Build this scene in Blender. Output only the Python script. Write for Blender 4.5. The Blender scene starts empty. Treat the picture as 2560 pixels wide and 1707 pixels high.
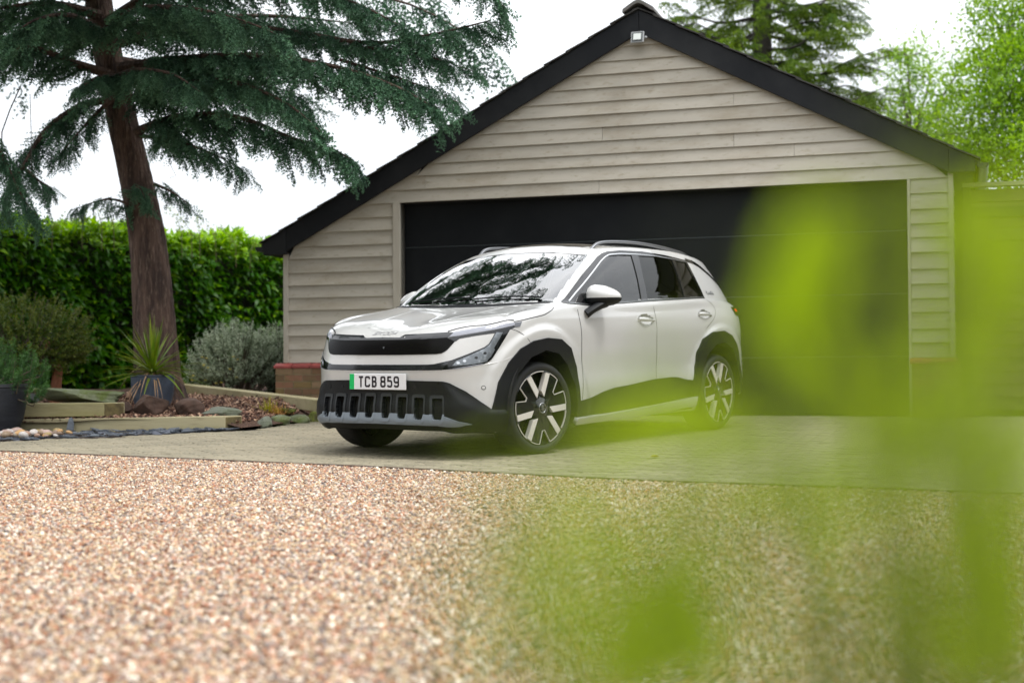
import bpy, bmesh, math, random
import numpy as np
from mathutils import Matrix, Vector, geometry
from mathutils import noise as bnoise
from mathutils.bvhtree import BVHTree

random.seed(7)
rng = np.random.default_rng(7)
SC = bpy.context.scene
COL = SC.collection
R = math.radians

# ------------------------------------------------------------------ camera
FPX, PITCH, ROLL, CX, CY = 3500.0, .0198158, -.0063205, 1280.0, 853.5
ZC = .48743
CAMP = np.array([0, 0, ZC])
cam_d = bpy.data.cameras.new('camera')
cam = bpy.data.objects.new('camera', cam_d)
COL.objects.link(cam)
cam_d.sensor_width = 36
cam_d.lens = 36 * FPX / 2560
cam_d.clip_start = .05
cam_d.clip_end = 2000
cam_d.dof.use_dof = True
cam_d.dof.focus_distance = 10.1
cam_d.dof.aperture_fstop = 1.65
cam_d.dof.aperture_blades = 9
_fw = np.array([0, math.cos(PITCH), math.sin(PITCH)])
_u0 = np.array([0, -math.sin(PITCH), math.cos(PITCH)])
_r0 = np.array([1., 0, 0])
_ri = _r0 * math.cos(ROLL) + _u0 * math.sin(ROLL)
_up = -_r0 * math.sin(ROLL) + _u0 * math.cos(ROLL)
_m = Matrix.Identity(4)
for _i in range(3):
    _m[_i][0] = _ri[_i]; _m[_i][1] = _up[_i]; _m[_i][2] = -_fw[_i]; _m[_i][3] = CAMP[_i]
cam.matrix_world = _m
SC.camera = cam

# ------------------------------------------------------------------ overcast sky, soft sun, exposure
SUN_EL, SUN_AZ = 64.0, 128.0          # degrees; azimuth clockwise from +Y
W = bpy.data.worlds.new('World'); SC.world = W; W.use_nodes = True
nt = W.node_tree; N_ = nt.nodes; L_ = nt.links
bg = N_['Background']
sky = N_.new('ShaderNodeTexSky'); sky.sky_type = 'NISHITA'; sky.sun_disc = False
sky.sun_elevation = R(SUN_EL); sky.sun_rotation = R(SUN_AZ)
tc = N_.new('ShaderNodeTexCoord'); sep = N_.new('ShaderNodeSeparateXYZ')
L_.new(tc.outputs['Generated'], sep.inputs[0])
ramp = N_.new('ShaderNodeValToRGB')            # overcast sky: three times as bright overhead as at the horizon
ramp.color_ramp.elements[0].position = 0.0; ramp.color_ramp.elements[0].color = (6.3, 6.7, 7.1, 1)
ramp.color_ramp.elements[1].position = 1.0; ramp.color_ramp.elements[1].color = (25, 25.2, 25.6, 1)
L_.new(sep.outputs['Z'], ramp.inputs[0])
cl = N_.new('ShaderNodeTexNoise'); cl.inputs['Scale'].default_value = 2.2; cl.inputs['Detail'].default_value = 6
mpn = N_.new('ShaderNodeMapping'); mpn.inputs['Scale'].default_value = (1, 1, 3.5)
L_.new(tc.outputs['Generated'], mpn.inputs[0]); L_.new(mpn.outputs[0], cl.inputs['Vector'])
cr2 = N_.new('ShaderNodeValToRGB')
cr2.color_ramp.elements[0].position = .35; cr2.color_ramp.elements[0].color = (.84, .855, .875, 1)
cr2.color_ramp.elements[1].position = .62; cr2.color_ramp.elements[1].color = (1.06, 1.06, 1.06, 1)
L_.new(cl.outputs['Fac'], cr2.inputs[0])
mul = N_.new('ShaderNodeMix'); mul.data_type = 'RGBA'; mul.blend_type = 'MULTIPLY'; mul.inputs[0].default_value = 1
L_.new(ramp.outputs[0], mul.inputs[6]); L_.new(cr2.outputs[0], mul.inputs[7])
mx = N_.new('ShaderNodeMix'); mx.data_type = 'RGBA'; mx.inputs[0].default_value = .93
L_.new(sky.outputs[0], mx.inputs[6]); L_.new(mul.outputs[2], mx.inputs[7])
L_.new(mx.outputs[2], bg.inputs['Color'])
bg.inputs['Strength'].default_value = .105
sun_d = bpy.data.lights.new('sun', 'SUN'); sun_d.energy = 1.5; sun_d.angle = R(12); sun_d.color = (1, .98, .945)
sun = bpy.data.objects.new('sun', sun_d); COL.objects.link(sun)
_sd = Vector((math.sin(R(SUN_AZ)) * math.cos(R(SUN_EL)), math.cos(R(SUN_AZ)) * math.cos(R(SUN_EL)), math.sin(R(SUN_EL))))
sun.rotation_euler = _sd.to_track_quat('Z', 'Y').to_euler()
SC.view_settings.view_transform = 'Standard'
SC.view_settings.look = 'None'
SC.view_settings.exposure = 0.38
SC.view_settings.gamma = 1
SC.view_settings.use_curve_mapping = False
SC.cycles.use_denoising = True
SC.cycles.max_bounces = 8
SC.cycles.transparent_max_bounces = 12
SC.cycles.sample_clamp_indirect = 6

# ------------------------------------------------------------------ the lie of the land
YAWF = R(18.0416)                                   # the garage front is turned this far from the picture plane
HV = np.array([math.cos(YAWF), -math.sin(YAWF), 0]) # along the garage front, to the right
NV = np.array([math.sin(YAWF), math.cos(YAWF), 0])  # into the garage
SLOPE = .026                                        # the drive rises gently to the garage
PD = np.array([3.8334, 13.62264, 0.0])              # bottom right corner of the door opening
NG = float(PD @ NV)


def gz(x, y):
    return SLOPE * (x * NV[0] + y * NV[1] - NG)


def F(s, z, n=0.0):
    """point on the garage: s along the front, z up, n into the building"""
    return PD + HV * s + NV * n + np.array([0, 0, z])


def at(px, py, y):
    """world point seen at photograph pixel (px, py) at distance y"""
    x = (px - CX) / FPX; u = -(py - CY) / FPX
    d = _ri * x + _up * u + _fw
    return CAMP + d * (y / d[1])


def on_ground(px, py):
    x = (px - CX) / FPX; u = -(py - CY) / FPX
    d = _ri * x + _up * u + _fw
    k = SLOPE * NV
    t = (-SLOPE * NG - ZC) / (d[2] - float(k @ d))
    return CAMP + d * t


# ------------------------------------------------------------------ materials
def lin(*c):
    return tuple((v / 12.92 if v <= .04045 else ((v + .055) / 1.055) ** 2.4) for v in [q / 255 for q in c])


MATS = {}


def mat(name, col, rough=.5, metal=0., coat=0., spec=.5, noise=None, bump=None, var=0., vcols=None, stretch=(1, 1, 1),
        trans=0., noise2=None, coords='Object', sheen=0.):
    """principled material. noise=(scale, colour, amount) mixes a second colour by noise, noise2 the same again;
    bump=(scale, strength, distance); var = brightness change from object to object; vcols = colours picked per object"""
    if name in MATS: return MATS[name]
    m = bpy.data.materials.new(name); m.use_nodes = True
    n = m.node_tree.nodes; l = m.node_tree.links; b = n['Principled BSDF']
    b.inputs['Roughness'].default_value = rough; b.inputs['Metallic'].default_value = metal
    b.inputs['Coat Weight'].default_value = coat; b.inputs['Coat Roughness'].default_value = .03
    b.inputs['Specular IOR Level'].default_value = spec
    b.inputs['Sheen Weight'].default_value = sheen
    src = None
    tcn = n.new('ShaderNodeTexCoord'); mp = n.new('ShaderNodeMapping'); mp.inputs['Scale'].default_value = stretch
    l.new(tcn.outputs[coords], mp.inputs[0])
    oi = n.new('ShaderNodeObjectInfo')
    if var or vcols:
        ad = n.new('ShaderNodeVectorMath'); ad.operation = 'ADD'
        ml = n.new('ShaderNodeMath'); ml.operation = 'MULTIPLY'; ml.inputs[1].default_value = 37.
        l.new(oi.outputs['Random'], ml.inputs[0]); l.new(mp.outputs[0], ad.inputs[0]); l.new(ml.outputs[0], ad.inputs[1])
        vec = ad.outputs[0]
    else:
        vec = mp.outputs[0]
    if vcols:
        rp = n.new('ShaderNodeValToRGB'); rp.color_ramp.interpolation = 'CONSTANT'
        e = rp.color_ramp.elements
        while len(e) < len(vcols): e.new(.5)
        for i, c in enumerate(vcols):
            e[i].position = i / len(vcols); e[i].color = (*c, 1)
        l.new(oi.outputs['Random'], rp.inputs[0]); src = rp.outputs[0]

    def put(src, colour, fac):
        mixn = n.new('ShaderNodeMix'); mixn.data_type = 'RGBA'
        if src is None: mixn.inputs[6].default_value = (*col, 1)
        else: l.new(src, mixn.inputs[6])
        mixn.inputs[7].default_value = (*colour, 1)
        l.new(fac, mixn.inputs[0])
        return mixn.outputs[2]
    for ns in (noise, noise2):
        if not ns: continue
        sc_, c2, amt = ns[:3]
        lo, hi = ns[3] if len(ns) > 3 else (.42, .62)
        tx = n.new('ShaderNodeTexNoise'); tx.inputs['Scale'].default_value = sc_; tx.inputs['Detail'].default_value = 6
        tx.inputs['Roughness'].default_value = .62
        l.new(vec, tx.inputs['Vector'])
        mr = n.new('ShaderNodeMapRange'); mr.inputs[1].default_value = lo; mr.inputs[2].default_value = hi
        mr.inputs[4].default_value = amt; mr.clamp = True
        l.new(tx.outputs['Fac'], mr.inputs[0])
        src = put(src, c2, mr.outputs[0])
    if var:
        hs = n.new('ShaderNodeHueSaturation')
        mr = n.new('ShaderNodeMapRange'); mr.inputs[3].default_value = 1 - var; mr.inputs[4].default_value = 1 + var
        l.new(oi.outputs['Random'], mr.inputs[0]); l.new(mr.outputs[0], hs.inputs['Value'])
        if src is None: hs.inputs['Color'].default_value = (*col, 1)
        else: l.new(src, hs.inputs['Color'])
        src = hs.outputs[0]
    if src is None: b.inputs['Base Color'].default_value = (*col, 1)
    else: l.new(src, b.inputs['Base Color'])
    if bump:
        tx = n.new('ShaderNodeTexNoise'); tx.inputs['Scale'].default_value = bump[0]; tx.inputs['Detail'].default_value = 5
        l.new(vec, tx.inputs['Vector'])
        bp = n.new('ShaderNodeBump'); bp.inputs['Strength'].default_value = bump[1]; bp.inputs['Distance'].default_value = bump[2] if len(bump) > 2 else .01
        l.new(tx.outputs['Fac'], bp.inputs['Height']); l.new(bp.outputs[0], b.inputs['Normal'])
    if trans:
        tr = n.new('ShaderNodeBsdfTranslucent'); ms = n.new('ShaderNodeMixShader'); ms.inputs[0].default_value = trans
        if src is None: tr.inputs[0].default_value = (*col, 1)
        else:
            hs2 = n.new('ShaderNodeHueSaturation'); hs2.inputs['Value'].default_value = 1.25; hs2.inputs['Saturation'].default_value = 1.1
            l.new(src, hs2.inputs['Color']); l.new(hs2.outputs[0], tr.inputs[0])
        l.new(b.outputs[0], ms.inputs[1]); l.new(tr.outputs[0], ms.inputs[2])
        l.new(ms.outputs[0], n['Material Output'].inputs[0])
    MATS[name] = m
    return m


def leafmat(name, c1, c2, rough=.45, trans=.25, spec=.5, sc=3.0, lo=.38, hi=.64):
    """foliage: two greens mixed per leaf through the vertex attribute 'tone'"""
    if name in MATS: return MATS[name]
    m = bpy.data.materials.new(name); m.use_nodes = True
    n = m.node_tree.nodes; l = m.node_tree.links; b = n['Principled BSDF']
    b.inputs['Roughness'].default_value = rough; b.inputs['Specular IOR Level'].default_value = spec
    at_ = n.new('ShaderNodeAttribute'); at_.attribute_name = 'tone'
    mixn = n.new('ShaderNodeMix'); mixn.data_type = 'RGBA'
    mixn.inputs[6].default_value = (*c1, 1); mixn.inputs[7].default_value = (*c2, 1)
    l.new(at_.outputs['Fac'], mixn.inputs[0])
    l.new(mixn.outputs[2], b.inputs['Base Color'])
    if trans:
        tr = n.new('ShaderNodeBsdfTranslucent'); ms = n.new('ShaderNodeMixShader'); ms.inputs[0].default_value = trans
        hs2 = n.new('ShaderNodeHueSaturation'); hs2.inputs['Value'].default_value = 1.6; hs2.inputs['Saturation'].default_value = 1.15
        l.new(mixn.outputs[2], hs2.inputs['Color']); l.new(hs2.outputs[0], tr.inputs[0])
        l.new(b.outputs[0], ms.inputs[1]); l.new(tr.outputs[0], ms.inputs[2])
        l.new(ms.outputs[0], n['Material Output'].inputs[0])
    MATS[name] = m
    return m


# ------------------------------------------------------------------ objects and meshes
def thing(name, label, cat, loc=(0, 0, 0), group=None, rot=None):
    o = bpy.data.objects.new(name, None); COL.objects.link(o)
    o.empty_display_size = .1
    o.location = Vector([float(v) for v in loc])
    if rot is not None: o.rotation_euler = rot
    o['label'] = label; o['category'] = cat
    if group: o['group'] = group
    return o


def tag(o, label, cat, group=None):
    o['label'] = label; o['category'] = cat
    if group: o['group'] = group
    return o


class MB:
    """collects faces of a mesh"""
    def __init__(s): s.v = []; s.f = []

    def add(s, vs, fs):
        k = len(s.v); s.v.extend([tuple(map(float, p)) for p in vs]); s.f.extend([tuple(i + k for i in f) for f in fs]); return s

    def box(s, a, b):
        x0, y0, z0 = a; x1, y1, z1 = b
        return s.hexa([(x0, y0, z0), (x1, y0, z0), (x1, y1, z0), (x0, y1, z0), (x0, y0, z1), (x1, y0, z1), (x1, y1, z1), (x0, y1, z1)])

    def hexa(s, p):
        return s.add(p, [(3, 2, 1, 0), (4, 5, 6, 7), (0, 1, 5, 4), (1, 2, 6, 5), (2, 3, 7, 6), (3, 0, 4, 7)])

    def prism(s, poly, off):
        """planar polygon (3-D points) pushed by the vector off"""
        n = len(poly); p = [np.array(q, float) for q in poly]; q = [a + np.array(off, float) for a in p]
        fs = [tuple(range(n - 1, -1, -1)), tuple(range(n, 2 * n))] + [(i, (i + 1) % n, n + (i + 1) % n, n + i) for i in range(n)]
        return s.add(p + q, fs)

    def tube(s, pts, r, n=8, caps=True, flat=1.0):
        pts = [np.array(p, float) for p in pts]; rs = r if hasattr(r, '__len__') else [r] * len(pts)
        k = len(s.v); a = None
        for i, p in enumerate(pts):
            t = pts[min(i + 1, len(pts) - 1)] - pts[max(i - 1, 0)]; t /= (np.linalg.norm(t) + 1e-12)
            if a is None: a = np.cross(t, np.array([0, 0, 1.]) if abs(t[2]) < .9 else np.array([1., 0, 0]))
            else: a = a - t * (a @ t)
            a = a / (np.linalg.norm(a) + 1e-12); b = np.cross(a, t)
            for j in range(n):
                w = 2 * math.pi * j / n
                s.v.append(tuple(p + rs[i] * (a * math.cos(w) + b * math.sin(w) * flat)))
        for i in range(len(pts) - 1):
            for j in range(n):
                s.f.append((k + i * n + j, k + i * n + (j + 1) % n, k + (i + 1) * n + (j + 1) % n, k + (i + 1) * n + j))
        if caps:
            s.f.append(tuple(k + j for j in range(n))[::-1]); s.f.append(tuple(k + (len(pts) - 1) * n + j for j in range(n)))
        return s

    def lathe(s, prof, n=32, origin=(0, 0, 0), close=False):
        """profile of (radius, height) turned about z"""
        k = len(s.v); o = np.array(origin, float)
        for r, h in prof:
            for j in range(n):
                w = 2 * math.pi * j / n; s.v.append((o[0] + r * math.cos(w), o[1] + r * math.sin(w), o[2] + h))
        m = len(prof)
        for i in range(m - 1 + (1 if close else 0)):
            i2 = (i + 1) % m
            for j in range(n): s.f.append((k + i * n + j, k + i * n + (j + 1) % n, k + i2 * n + (j + 1) % n, k + i2 * n + j))
        return s

    def mesh(s, name):
        me = bpy.data.meshes.new(name); me.from_pydata(s.v, [], s.f); me.update(); return me

    def obj(s, name, m, parent=None, smooth=False, bevel=0, fix=True):
        me = s.mesh(name)
        if fix:
            bm = bmesh.new(); bm.from_mesh(me); bmesh.ops.recalc_face_normals(bm, faces=bm.faces); bm.to_mesh(me); bm.free()
        return link(name, me, m, parent, smooth, bevel)


def link(name, me, m, parent=None, smooth=False, bevel=0):
    o = bpy.data.objects.new(name, me); COL.objects.link(o)
    if m is not None: me.materials.append(m)
    if smooth:
        me.shade_smooth()
        if smooth != 'all': me.set_sharp_from_angle(angle=R(38))
    if parent is not None: o.parent = parent
    if bevel:
        md = o.modifiers.new('bevel', 'BEVEL'); md.width = bevel; md.segments = 2; md.limit_method = 'ANGLE'; md.angle_limit = R(40)
    return o


def fast(name, V, Fc, m, parent=None, tone=None, smooth=False):
    """big mesh from arrays: V (n,3), Fc (m,k)"""
    V = np.asarray(V, np.float32); Fc = np.asarray(Fc, np.int32)
    me = bpy.data.meshes.new(name); k = Fc.shape[1]
    me.vertices.add(len(V)); me.vertices.foreach_set('co', V.ravel())
    me.loops.add(Fc.size); me.loops.foreach_set('vertex_index', Fc.ravel())
    me.polygons.add(len(Fc)); me.polygons.foreach_set('loop_start', np.arange(len(Fc), dtype=np.int32) * k)
    me.update(calc_edges=True)
    if tone is not None:
        a = me.attributes.new('tone', 'FLOAT', 'POINT'); a.data.foreach_set('value', np.asarray(tone, np.float32))
    o = bpy.data.objects.new(name, me); COL.objects.link(o); me.materials.append(m)
    if smooth: me.shade_smooth()
    if parent is not None: o.parent = parent
    return o


def structure(o):
    o['kind'] = 'structure'; return o


def stuff(o):
    o['kind'] = 'stuff'; return o


def dup(o, parent, loc, rot=None, scale=None):
    c = o.copy(); COL.objects.link(c); c.parent = parent; c.location = loc
    if rot is not None: c.rotation_euler = rot
    if scale is not None: c.scale = scale
    return c
# ------------------------------------------------------------------ ground, gravel, paving
EDGE = [(-14, 16.6), (-9, 13.8), (-4.02, 11.0), (-1.01, 9.27), (.74, 8.14), (1.95, 7.55), (6, 5.45), (12, 2.3)]
BEDL = [(-9, 14.35), (-6.2, 12.95), (-4.45, 12.02), (-3.6, 12.36), (-2.86, 12.86), (-2.48, 13.02), (-2.2, 13.6), (-1.93, 14.35), (-2.0, 15.6)]


def side_of(poly, x):
    """y of a polyline at x"""
    return np.interp(x, [p[0] for p in poly], [p[1] for p in poly])


def make_ground():
    ns = [-400, -8, NG, NG + 3, 500]; zs = [SLOPE * (-8 - NG), SLOPE * (-8 - NG), 0, .08, .08]
    mb = MB(); ks = []
    for n, z in zip(ns, zs):
        for s in (-500, 500):
            p = HV * s + NV * n; mb.v.append((p[0], p[1], z - .045))
    for i in range(4): mb.f.append((2 * i, 2 * i + 1, 2 * i + 3, 2 * i + 2))
    m = mat('earth', (.06, .05, .03), .95, noise=(.6, (.05, .075, .022), 1.), bump=(30, .4, .02))
    structure(mb.obj('ground', m))


def sheet(name, pts, dz, m):
    v = [(x, y, gz(x, y) + dz) for x, y in pts]
    bm = bmesh.new(); vs = [bm.verts.new(p) for p in v]; f = bm.faces.new(vs)
    bmesh.ops.triangulate(bm, faces=[f]); bmesh.ops.recalc_face_normals(bm, faces=bm.faces)
    me = bpy.data.meshes.new(name); bm.to_mesh(me); bm.free()
    if me.polygons[0].normal.z < 0: me.flip_normals()
    return link(name, me, m)


make_ground()
m_gbed = mat('gravel_bed', (.30, .21, .14), .9, noise=(90, (.12, .075, .05), .9), noise2=(160, (.5, .42, .34), .8), bump=(110, .9, .02))
structure(sheet('gravel_ground', [(x, y) for x, y in EDGE] + [(12, -8), (-14, -8)], -.022, m_gbed))

# loose pea shingle, scattered over the bed as instances of a dozen stones
STONES = bpy.data.collections.new('stones')
PAL = [lin(232, 205, 175), lin(214, 170, 128), lin(196, 140, 98), lin(240, 226, 205), lin(176, 166, 164), lin(140, 132, 135),
       lin(205, 160, 135), lin(150, 92, 66), lin(225, 190, 150), lin(92, 84, 86), lin(226, 200, 186), lin(186, 120, 84),
       lin(218, 196, 160), lin(246, 238, 226)]
PAL = [(p[0] * .80, p[1] * .80, p[2] * .76) for p in PAL]
m_stone = mat('shingle', (.4, .3, .2), .62, vcols=PAL, noise=(140, (.30, .2, .13), .55), var=.3)
for k in range(9):
    bm = bmesh.new(); bmesh.ops.create_icosphere(bm, subdivisions=2 if k < 4 else 1, radius=1)
    r_ = np.random.default_rng(100 + k); sx, sy, sz = r_.uniform(.8, 1.35), r_.uniform(.7, 1.05), r_.uniform(.42, .75)
    ax = r_.normal(size=(5, 3)); ax /= np.linalg.norm(ax, axis=1)[:, None]
    for v in bm.verts:
        c = np.array(v.co); d = 1.
        for a in ax:
            q = c @ a
            if q > .72: c = c - a * (q - .72) * .9
        v.co = (c[0] * sx, c[1] * sy, c[2] * sz)
    me = bpy.data.meshes.new('stone'); bm.to_mesh(me); bm.free(); me.materials.append(m_stone); me.shade_smooth()
    STONES.objects.link(bpy.data.objects.new('stone', me))


def scatter(name, base, coll, density, s0, s1, seed, tilt=.5, lift=0., dmin=0.):
    """geometry-nodes scatter of a collection over a mesh"""
    g = bpy.data.node_groups.new(name, 'GeometryNodeTree')
    g.interface.new_socket('Geometry', in_out='INPUT', socket_type='NodeSocketGeometry')
    g.interface.new_socket('Geometry', in_out='OUTPUT', socket_type='NodeSocketGeometry')
    n = g.nodes; l = g.links
    gi = n.new('NodeGroupInput'); go = n.new('NodeGroupOutput')
    dp = n.new('GeometryNodeDistributePointsOnFaces'); dp.inputs['Density'].default_value = density; dp.inputs['Seed'].default_value = seed
    ci = n.new('GeometryNodeCollectionInfo'); ci.inputs['Collection'].default_value = coll
    ci.inputs['Separate Children'].default_value = True; ci.inputs['Reset Children'].default_value = True
    ip = n.new('GeometryNodeInstanceOnPoints'); ip.inputs['Pick Instance'].default_value = True
    rv = n.new('FunctionNodeRandomValue'); rv.data_type = 'FLOAT_VECTOR'
    rv.inputs[0].default_value = (-tilt, -tilt, 0); rv.inputs[1].default_value = (tilt, tilt, 6.283); rv.inputs['Seed'].default_value = seed
    rs = n.new('FunctionNodeRandomValue'); rs.data_type = 'FLOAT'; rs.inputs[2].default_value = s0; rs.inputs[3].default_value = s1; rs.inputs['Seed'].default_value = seed + 5
    ro = n.new('FunctionNodeRandomValue'); ro.data_type = 'FLOAT_VECTOR'
    ro.inputs[0].default_value = (0, 0, 0); ro.inputs[1].default_value = (0, 0, lift); ro.inputs['Seed'].default_value = seed + 9
    sp = n.new('GeometryNodeSetPosition')
    l.new(gi.outputs[0], dp.inputs['Mesh']); l.new(dp.outputs['Points'], sp.inputs['Geometry']); l.new(ro.outputs[0], sp.inputs['Offset'])
    l.new(sp.outputs[0], ip.inputs['Points']); l.new(ci.outputs[0], ip.inputs['Instance'])
    l.new(rv.outputs[0], ip.inputs['Rotation']); l.new(rs.outputs[1], ip.inputs['Scale'])
    l.new(ip.outputs[0], go.inputs[0])
    md = base.modifiers.new('scatter', 'NODES'); md.node_group = g
    return base


def view_x(y, pad=.25): return .372 * y + pad


reg = []
ys = np.linspace(2.75, 12.2, 24)
lft = []; rgt = []
for y in ys:
    xl = -view_x(y)
    lft.append((xl, y))
    rgt.append((view_x(y), y))
quads = MB(); ny = 40; nx = 60
for i in range(ny):
    for j in range(nx):
        y0, y1 = 2.7 + (12.2 - 2.7) * i / ny, 2.7 + (12.2 - 2.7) * (i + 1) / ny
        q = []
        for (jj, yy) in ((j, y0), (j + 1, y0), (j + 1, y1), (j, y1)):
            xx = -view_x(yy) + 2 * view_x(yy) * jj / nx
            ye = min(yy, side_of(EDGE, xx) - .03)
            q.append((xx, ye, gz(xx, ye) - .016))
        if abs(q[2][1] - q[1][1]) + abs(q[3][1] - q[0][1]) < 1e-4: continue
        quads.add(q, [(0, 1, 2, 3)])
gv = quads.obj('gravel', m_stone, fix=False)
stuff(gv); scatter('gravel_scatter', gv, STONES, 10500, .0042, .0112, 3, tilt=.8, lift=.016)
gv['label'] = 'warm tan and grey pea shingle across the front of the drive'

# paving blocks, laid in rows along the garage front
paving = structure(sheet('paving', [(x, y) for x, y in EDGE] + [(12, 10.2), tuple(F(6.2, 0, .02)[:2])] + [tuple(F(-5.6, 0, .02)[:2])] + [tuple(p) for p in BEDL[::-1]], -.012,
                         mat('joint_sand', (.075, .065, .05), .95)))
m_block = mat('block_paver', lin(138, 130, 110), .8, noise=(5, lin(108, 103, 86), .8), noise2=(60, lin(160, 149, 124), .6),
              var=.17, bump=(160, .5, .004))
m_block2 = mat('block_paver_far', lin(137, 129, 109), .8, noise=(1.3, lin(108, 103, 87), .8), noise2=(50, lin(160, 149, 124), .6), bump=(160, .5, .004))


def in_paving(x, y):
    if y < side_of(EDGE, x) + .035: return False
    if x < -1.93:
        if x < -9: return False
        if y < 14.35:
            if y > np.interp(x, [p[0] for p in BEDL[:8]], [p[1] for p in BEDL[:8]]): return False
        else: return False
    n_ = x * NV[0] + y * NV[1]
    return n_ < NG + .07


BL, BW, JT = .2, .1, .007


def block_mesh(mb, o3, u, v, w, tilt=(0, 0), dz=0):
    """one block: slanted zig-zag ends, chamfered top"""
    a, b = BL / 2 - JT / 2, BW / 2 - JT / 2; k = .016; c = .006
    out = [(-a - k, -b), (a - k, -b), (a + k, 0), (a - k, b), (-a - k, b), (-a + k, 0)]
    top = []; bot = []; tt = []
    for (p, q) in out:
        z = dz + p * tilt[0] + q * tilt[1]
        bot.append(o3 + u * p + v * q - w * .03); top.append(o3 + u * p + v * q + w * (z - c))
        f_ = 1 - c / .05
        tt.append(o3 + u * p * f_ + v * q * f_ + w * z)
    n = 6
    mb.add(bot + top + tt, [tuple(range(12, 18))] + [(i, (i + 1) % n, n + (i + 1) % n, n + i) for i in range(n)] +
           [(n + i, n + (i + 1) % n, 2 * n + (i + 1) % n, 2 * n + i) for i in range(n)])


GNV = np.array([-SLOPE * NV[0], -SLOPE * NV[1], 1.0]); GNV /= np.linalg.norm(GNV)
NGV = np.cross(GNV, HV); NGV /= np.linalg.norm(NGV)
proto = MB(); block_mesh(proto, np.zeros(3), np.array([1., 0, 0]), np.array([0, 1., 0]), np.array([0, 0, 1.]))
me_block = proto.mesh('block'); me_block.materials.append(m_block)
cells = []
for r in range(0, 130):
    n_ = NG + .05 - .05 - r * BW
    for c in range(-60, 62):
        s_ = c * BL + (r % 2) * BL / 2
        p = HV * s_ + NV * n_
        x, y = p[0] + PD[0] - (PD @ NV) * NV[0] , p[1] + PD[1] - (PD @ NV) * NV[1]
        if in_paving(x, y) and abs(x) < .39 * y + .6: cells.append((x, y))
cells.sort(key=lambda q: q[1] + (8 if abs(q[0]) > .36 * q[1] else 0))
rotb = Matrix((tuple(HV), tuple(NGV), tuple(GNV))).transposed().to_euler()
far = MB()
for i, (x, y) in enumerate(cells):
    dz = rng.normal(0, .0016); t_ = rng.normal(0, .008, 2)
    o3 = np.array([x, y, gz(x, y)])
    if i < 300:
        b = bpy.data.objects.new('block', me_block); COL.objects.link(b); b.parent = paving
        b.location = o3 + GNV * dz; e = rotb.copy(); b.rotation_euler = (e[0] + t_[0], e[1] + t_[1], e[2])
    else:
        block_mesh(far, o3, HV, NGV, GNV, t_, dz)
stuff(far.obj('more_blocks', m_block2, paving, fix=False))

# timber edging between shingle and paving
edg = MB()
m_edge = mat('edging', lin(92, 74, 62), .85, noise=(6, lin(60, 52, 46), .8), bump=(40, .4))
for i in range(1, len(EDGE) - 1):
    (x0, y0), (x1, y1) = EDGE[i], EDGE[i + 1]
    d = np.array([x1 - x0, y1 - y0]); L = np.linalg.norm(d); d /= L; nn = np.array([-d[1], d[0]])
    k = max(1, int(L / 1.5))
    for j in range(k):
        a = np.array([x0, y0]) + d * (L * j / k); b = np.array([x0, y0]) + d * (L * (j + 1) / k - .004)
        ps = [a, b, b + nn * .032, a + nn * .032]
        edg.hexa([(p[0], p[1], gz(*p) - .06) for p in ps] + [(p[0], p[1], gz(*p) + .004) for p in ps])
eo = edg.obj('timber_edging', m_edge, bevel=.003); structure(eo)
# a dropped yellow leaf on the blocks
p = on_ground(1625, 1145)
lf_ = MB(); pts = [(0, 0), (.02, .018), (.045, .02), (.062, 0), (.045, -.02), (.02, -.018)]
lf_.add([(p[0] + a, p[1] + b, gz(p[0] + a, p[1] + b) + .009 + .012 * abs(b) / .02) for a, b in pts] , [(0, 1, 2, 3), (0, 3, 4, 5)])
tag(lf_.obj('fallen_leaf', mat('dead_leaf', (.42, .30, .03), .6, trans=.2), fix=False), 'small yellow fallen leaf lying on the paving beside the car', 'leaf')
# ------------------------------------------------------------------ garage
m_board = mat('weatherboard', (.43, .395, .33), .72, noise=(1.3, (.33, .285, .215), .85, (.47, .68)), noise2=(10, (.25, .215, .14), .7, (.57, .72)),
              var=.085, stretch=(.35, 3, 3), bump=(22, .35, .004))
m_trim = mat('painted_trim', (.44, .405, .34), .7, noise=(2.5, (.36, .32, .25), .6), stretch=(2, 2, .4), bump=(25, .3, .003))
m_barge = mat('black_paint', (.0075, .0085, .0105), .6, spec=.2, noise=(1.5, (.022, .023, .024), .6), noise2=(40, (.09, .09, .09), .5, (.68, .76)), bump=(20, .2, .003))
m_door = mat('anthracite_door', (.0060, .0072, .0088), .5, spec=.16, noise=(3, (.012, .013, .0145), .5), bump=(120, .12, .002))
m_brick = mat('brick', (.2, .1, .06), .88, vcols=[(.21, .115, .06), (.17, .10, .055), (.24, .12, .07), (.19, .125, .05), (.16, .085, .05), (.22, .14, .08)],
              noise=(14, (.11, .12, .035), .55, (.5, .7)), var=.15, bump=(60, .6, .006))
m_mortar = mat('mortar', (.30, .25, .17), .95, noise=(5, (.17, .17, .08), .7), bump=(80, .5, .004))
m_redbrick = mat('red_sill_brick', (.26, .05, .042), .75, noise=(12, (.17, .03, .028), .7), var=.1, bump=(50, .4, .004))
m_tile = mat('roof_tile', (.03, .028, .027), .85, noise=(5, (.05, .048, .04), .8), var=.15, bump=(60, .5, .006))
m_ridge = mat('ridge_tile', (.15, .14, .135), .85, noise=(9, (.10, .10, .085), .8), bump=(50, .5, .005))
m_gut = mat('gutter_plastic', (.012, .0125, .014), .3)
m_dark = mat('dark_void', (.012, .012, .012), .9)
m_lead = mat('damp_course', (.035, .04, .045), .7)

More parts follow.
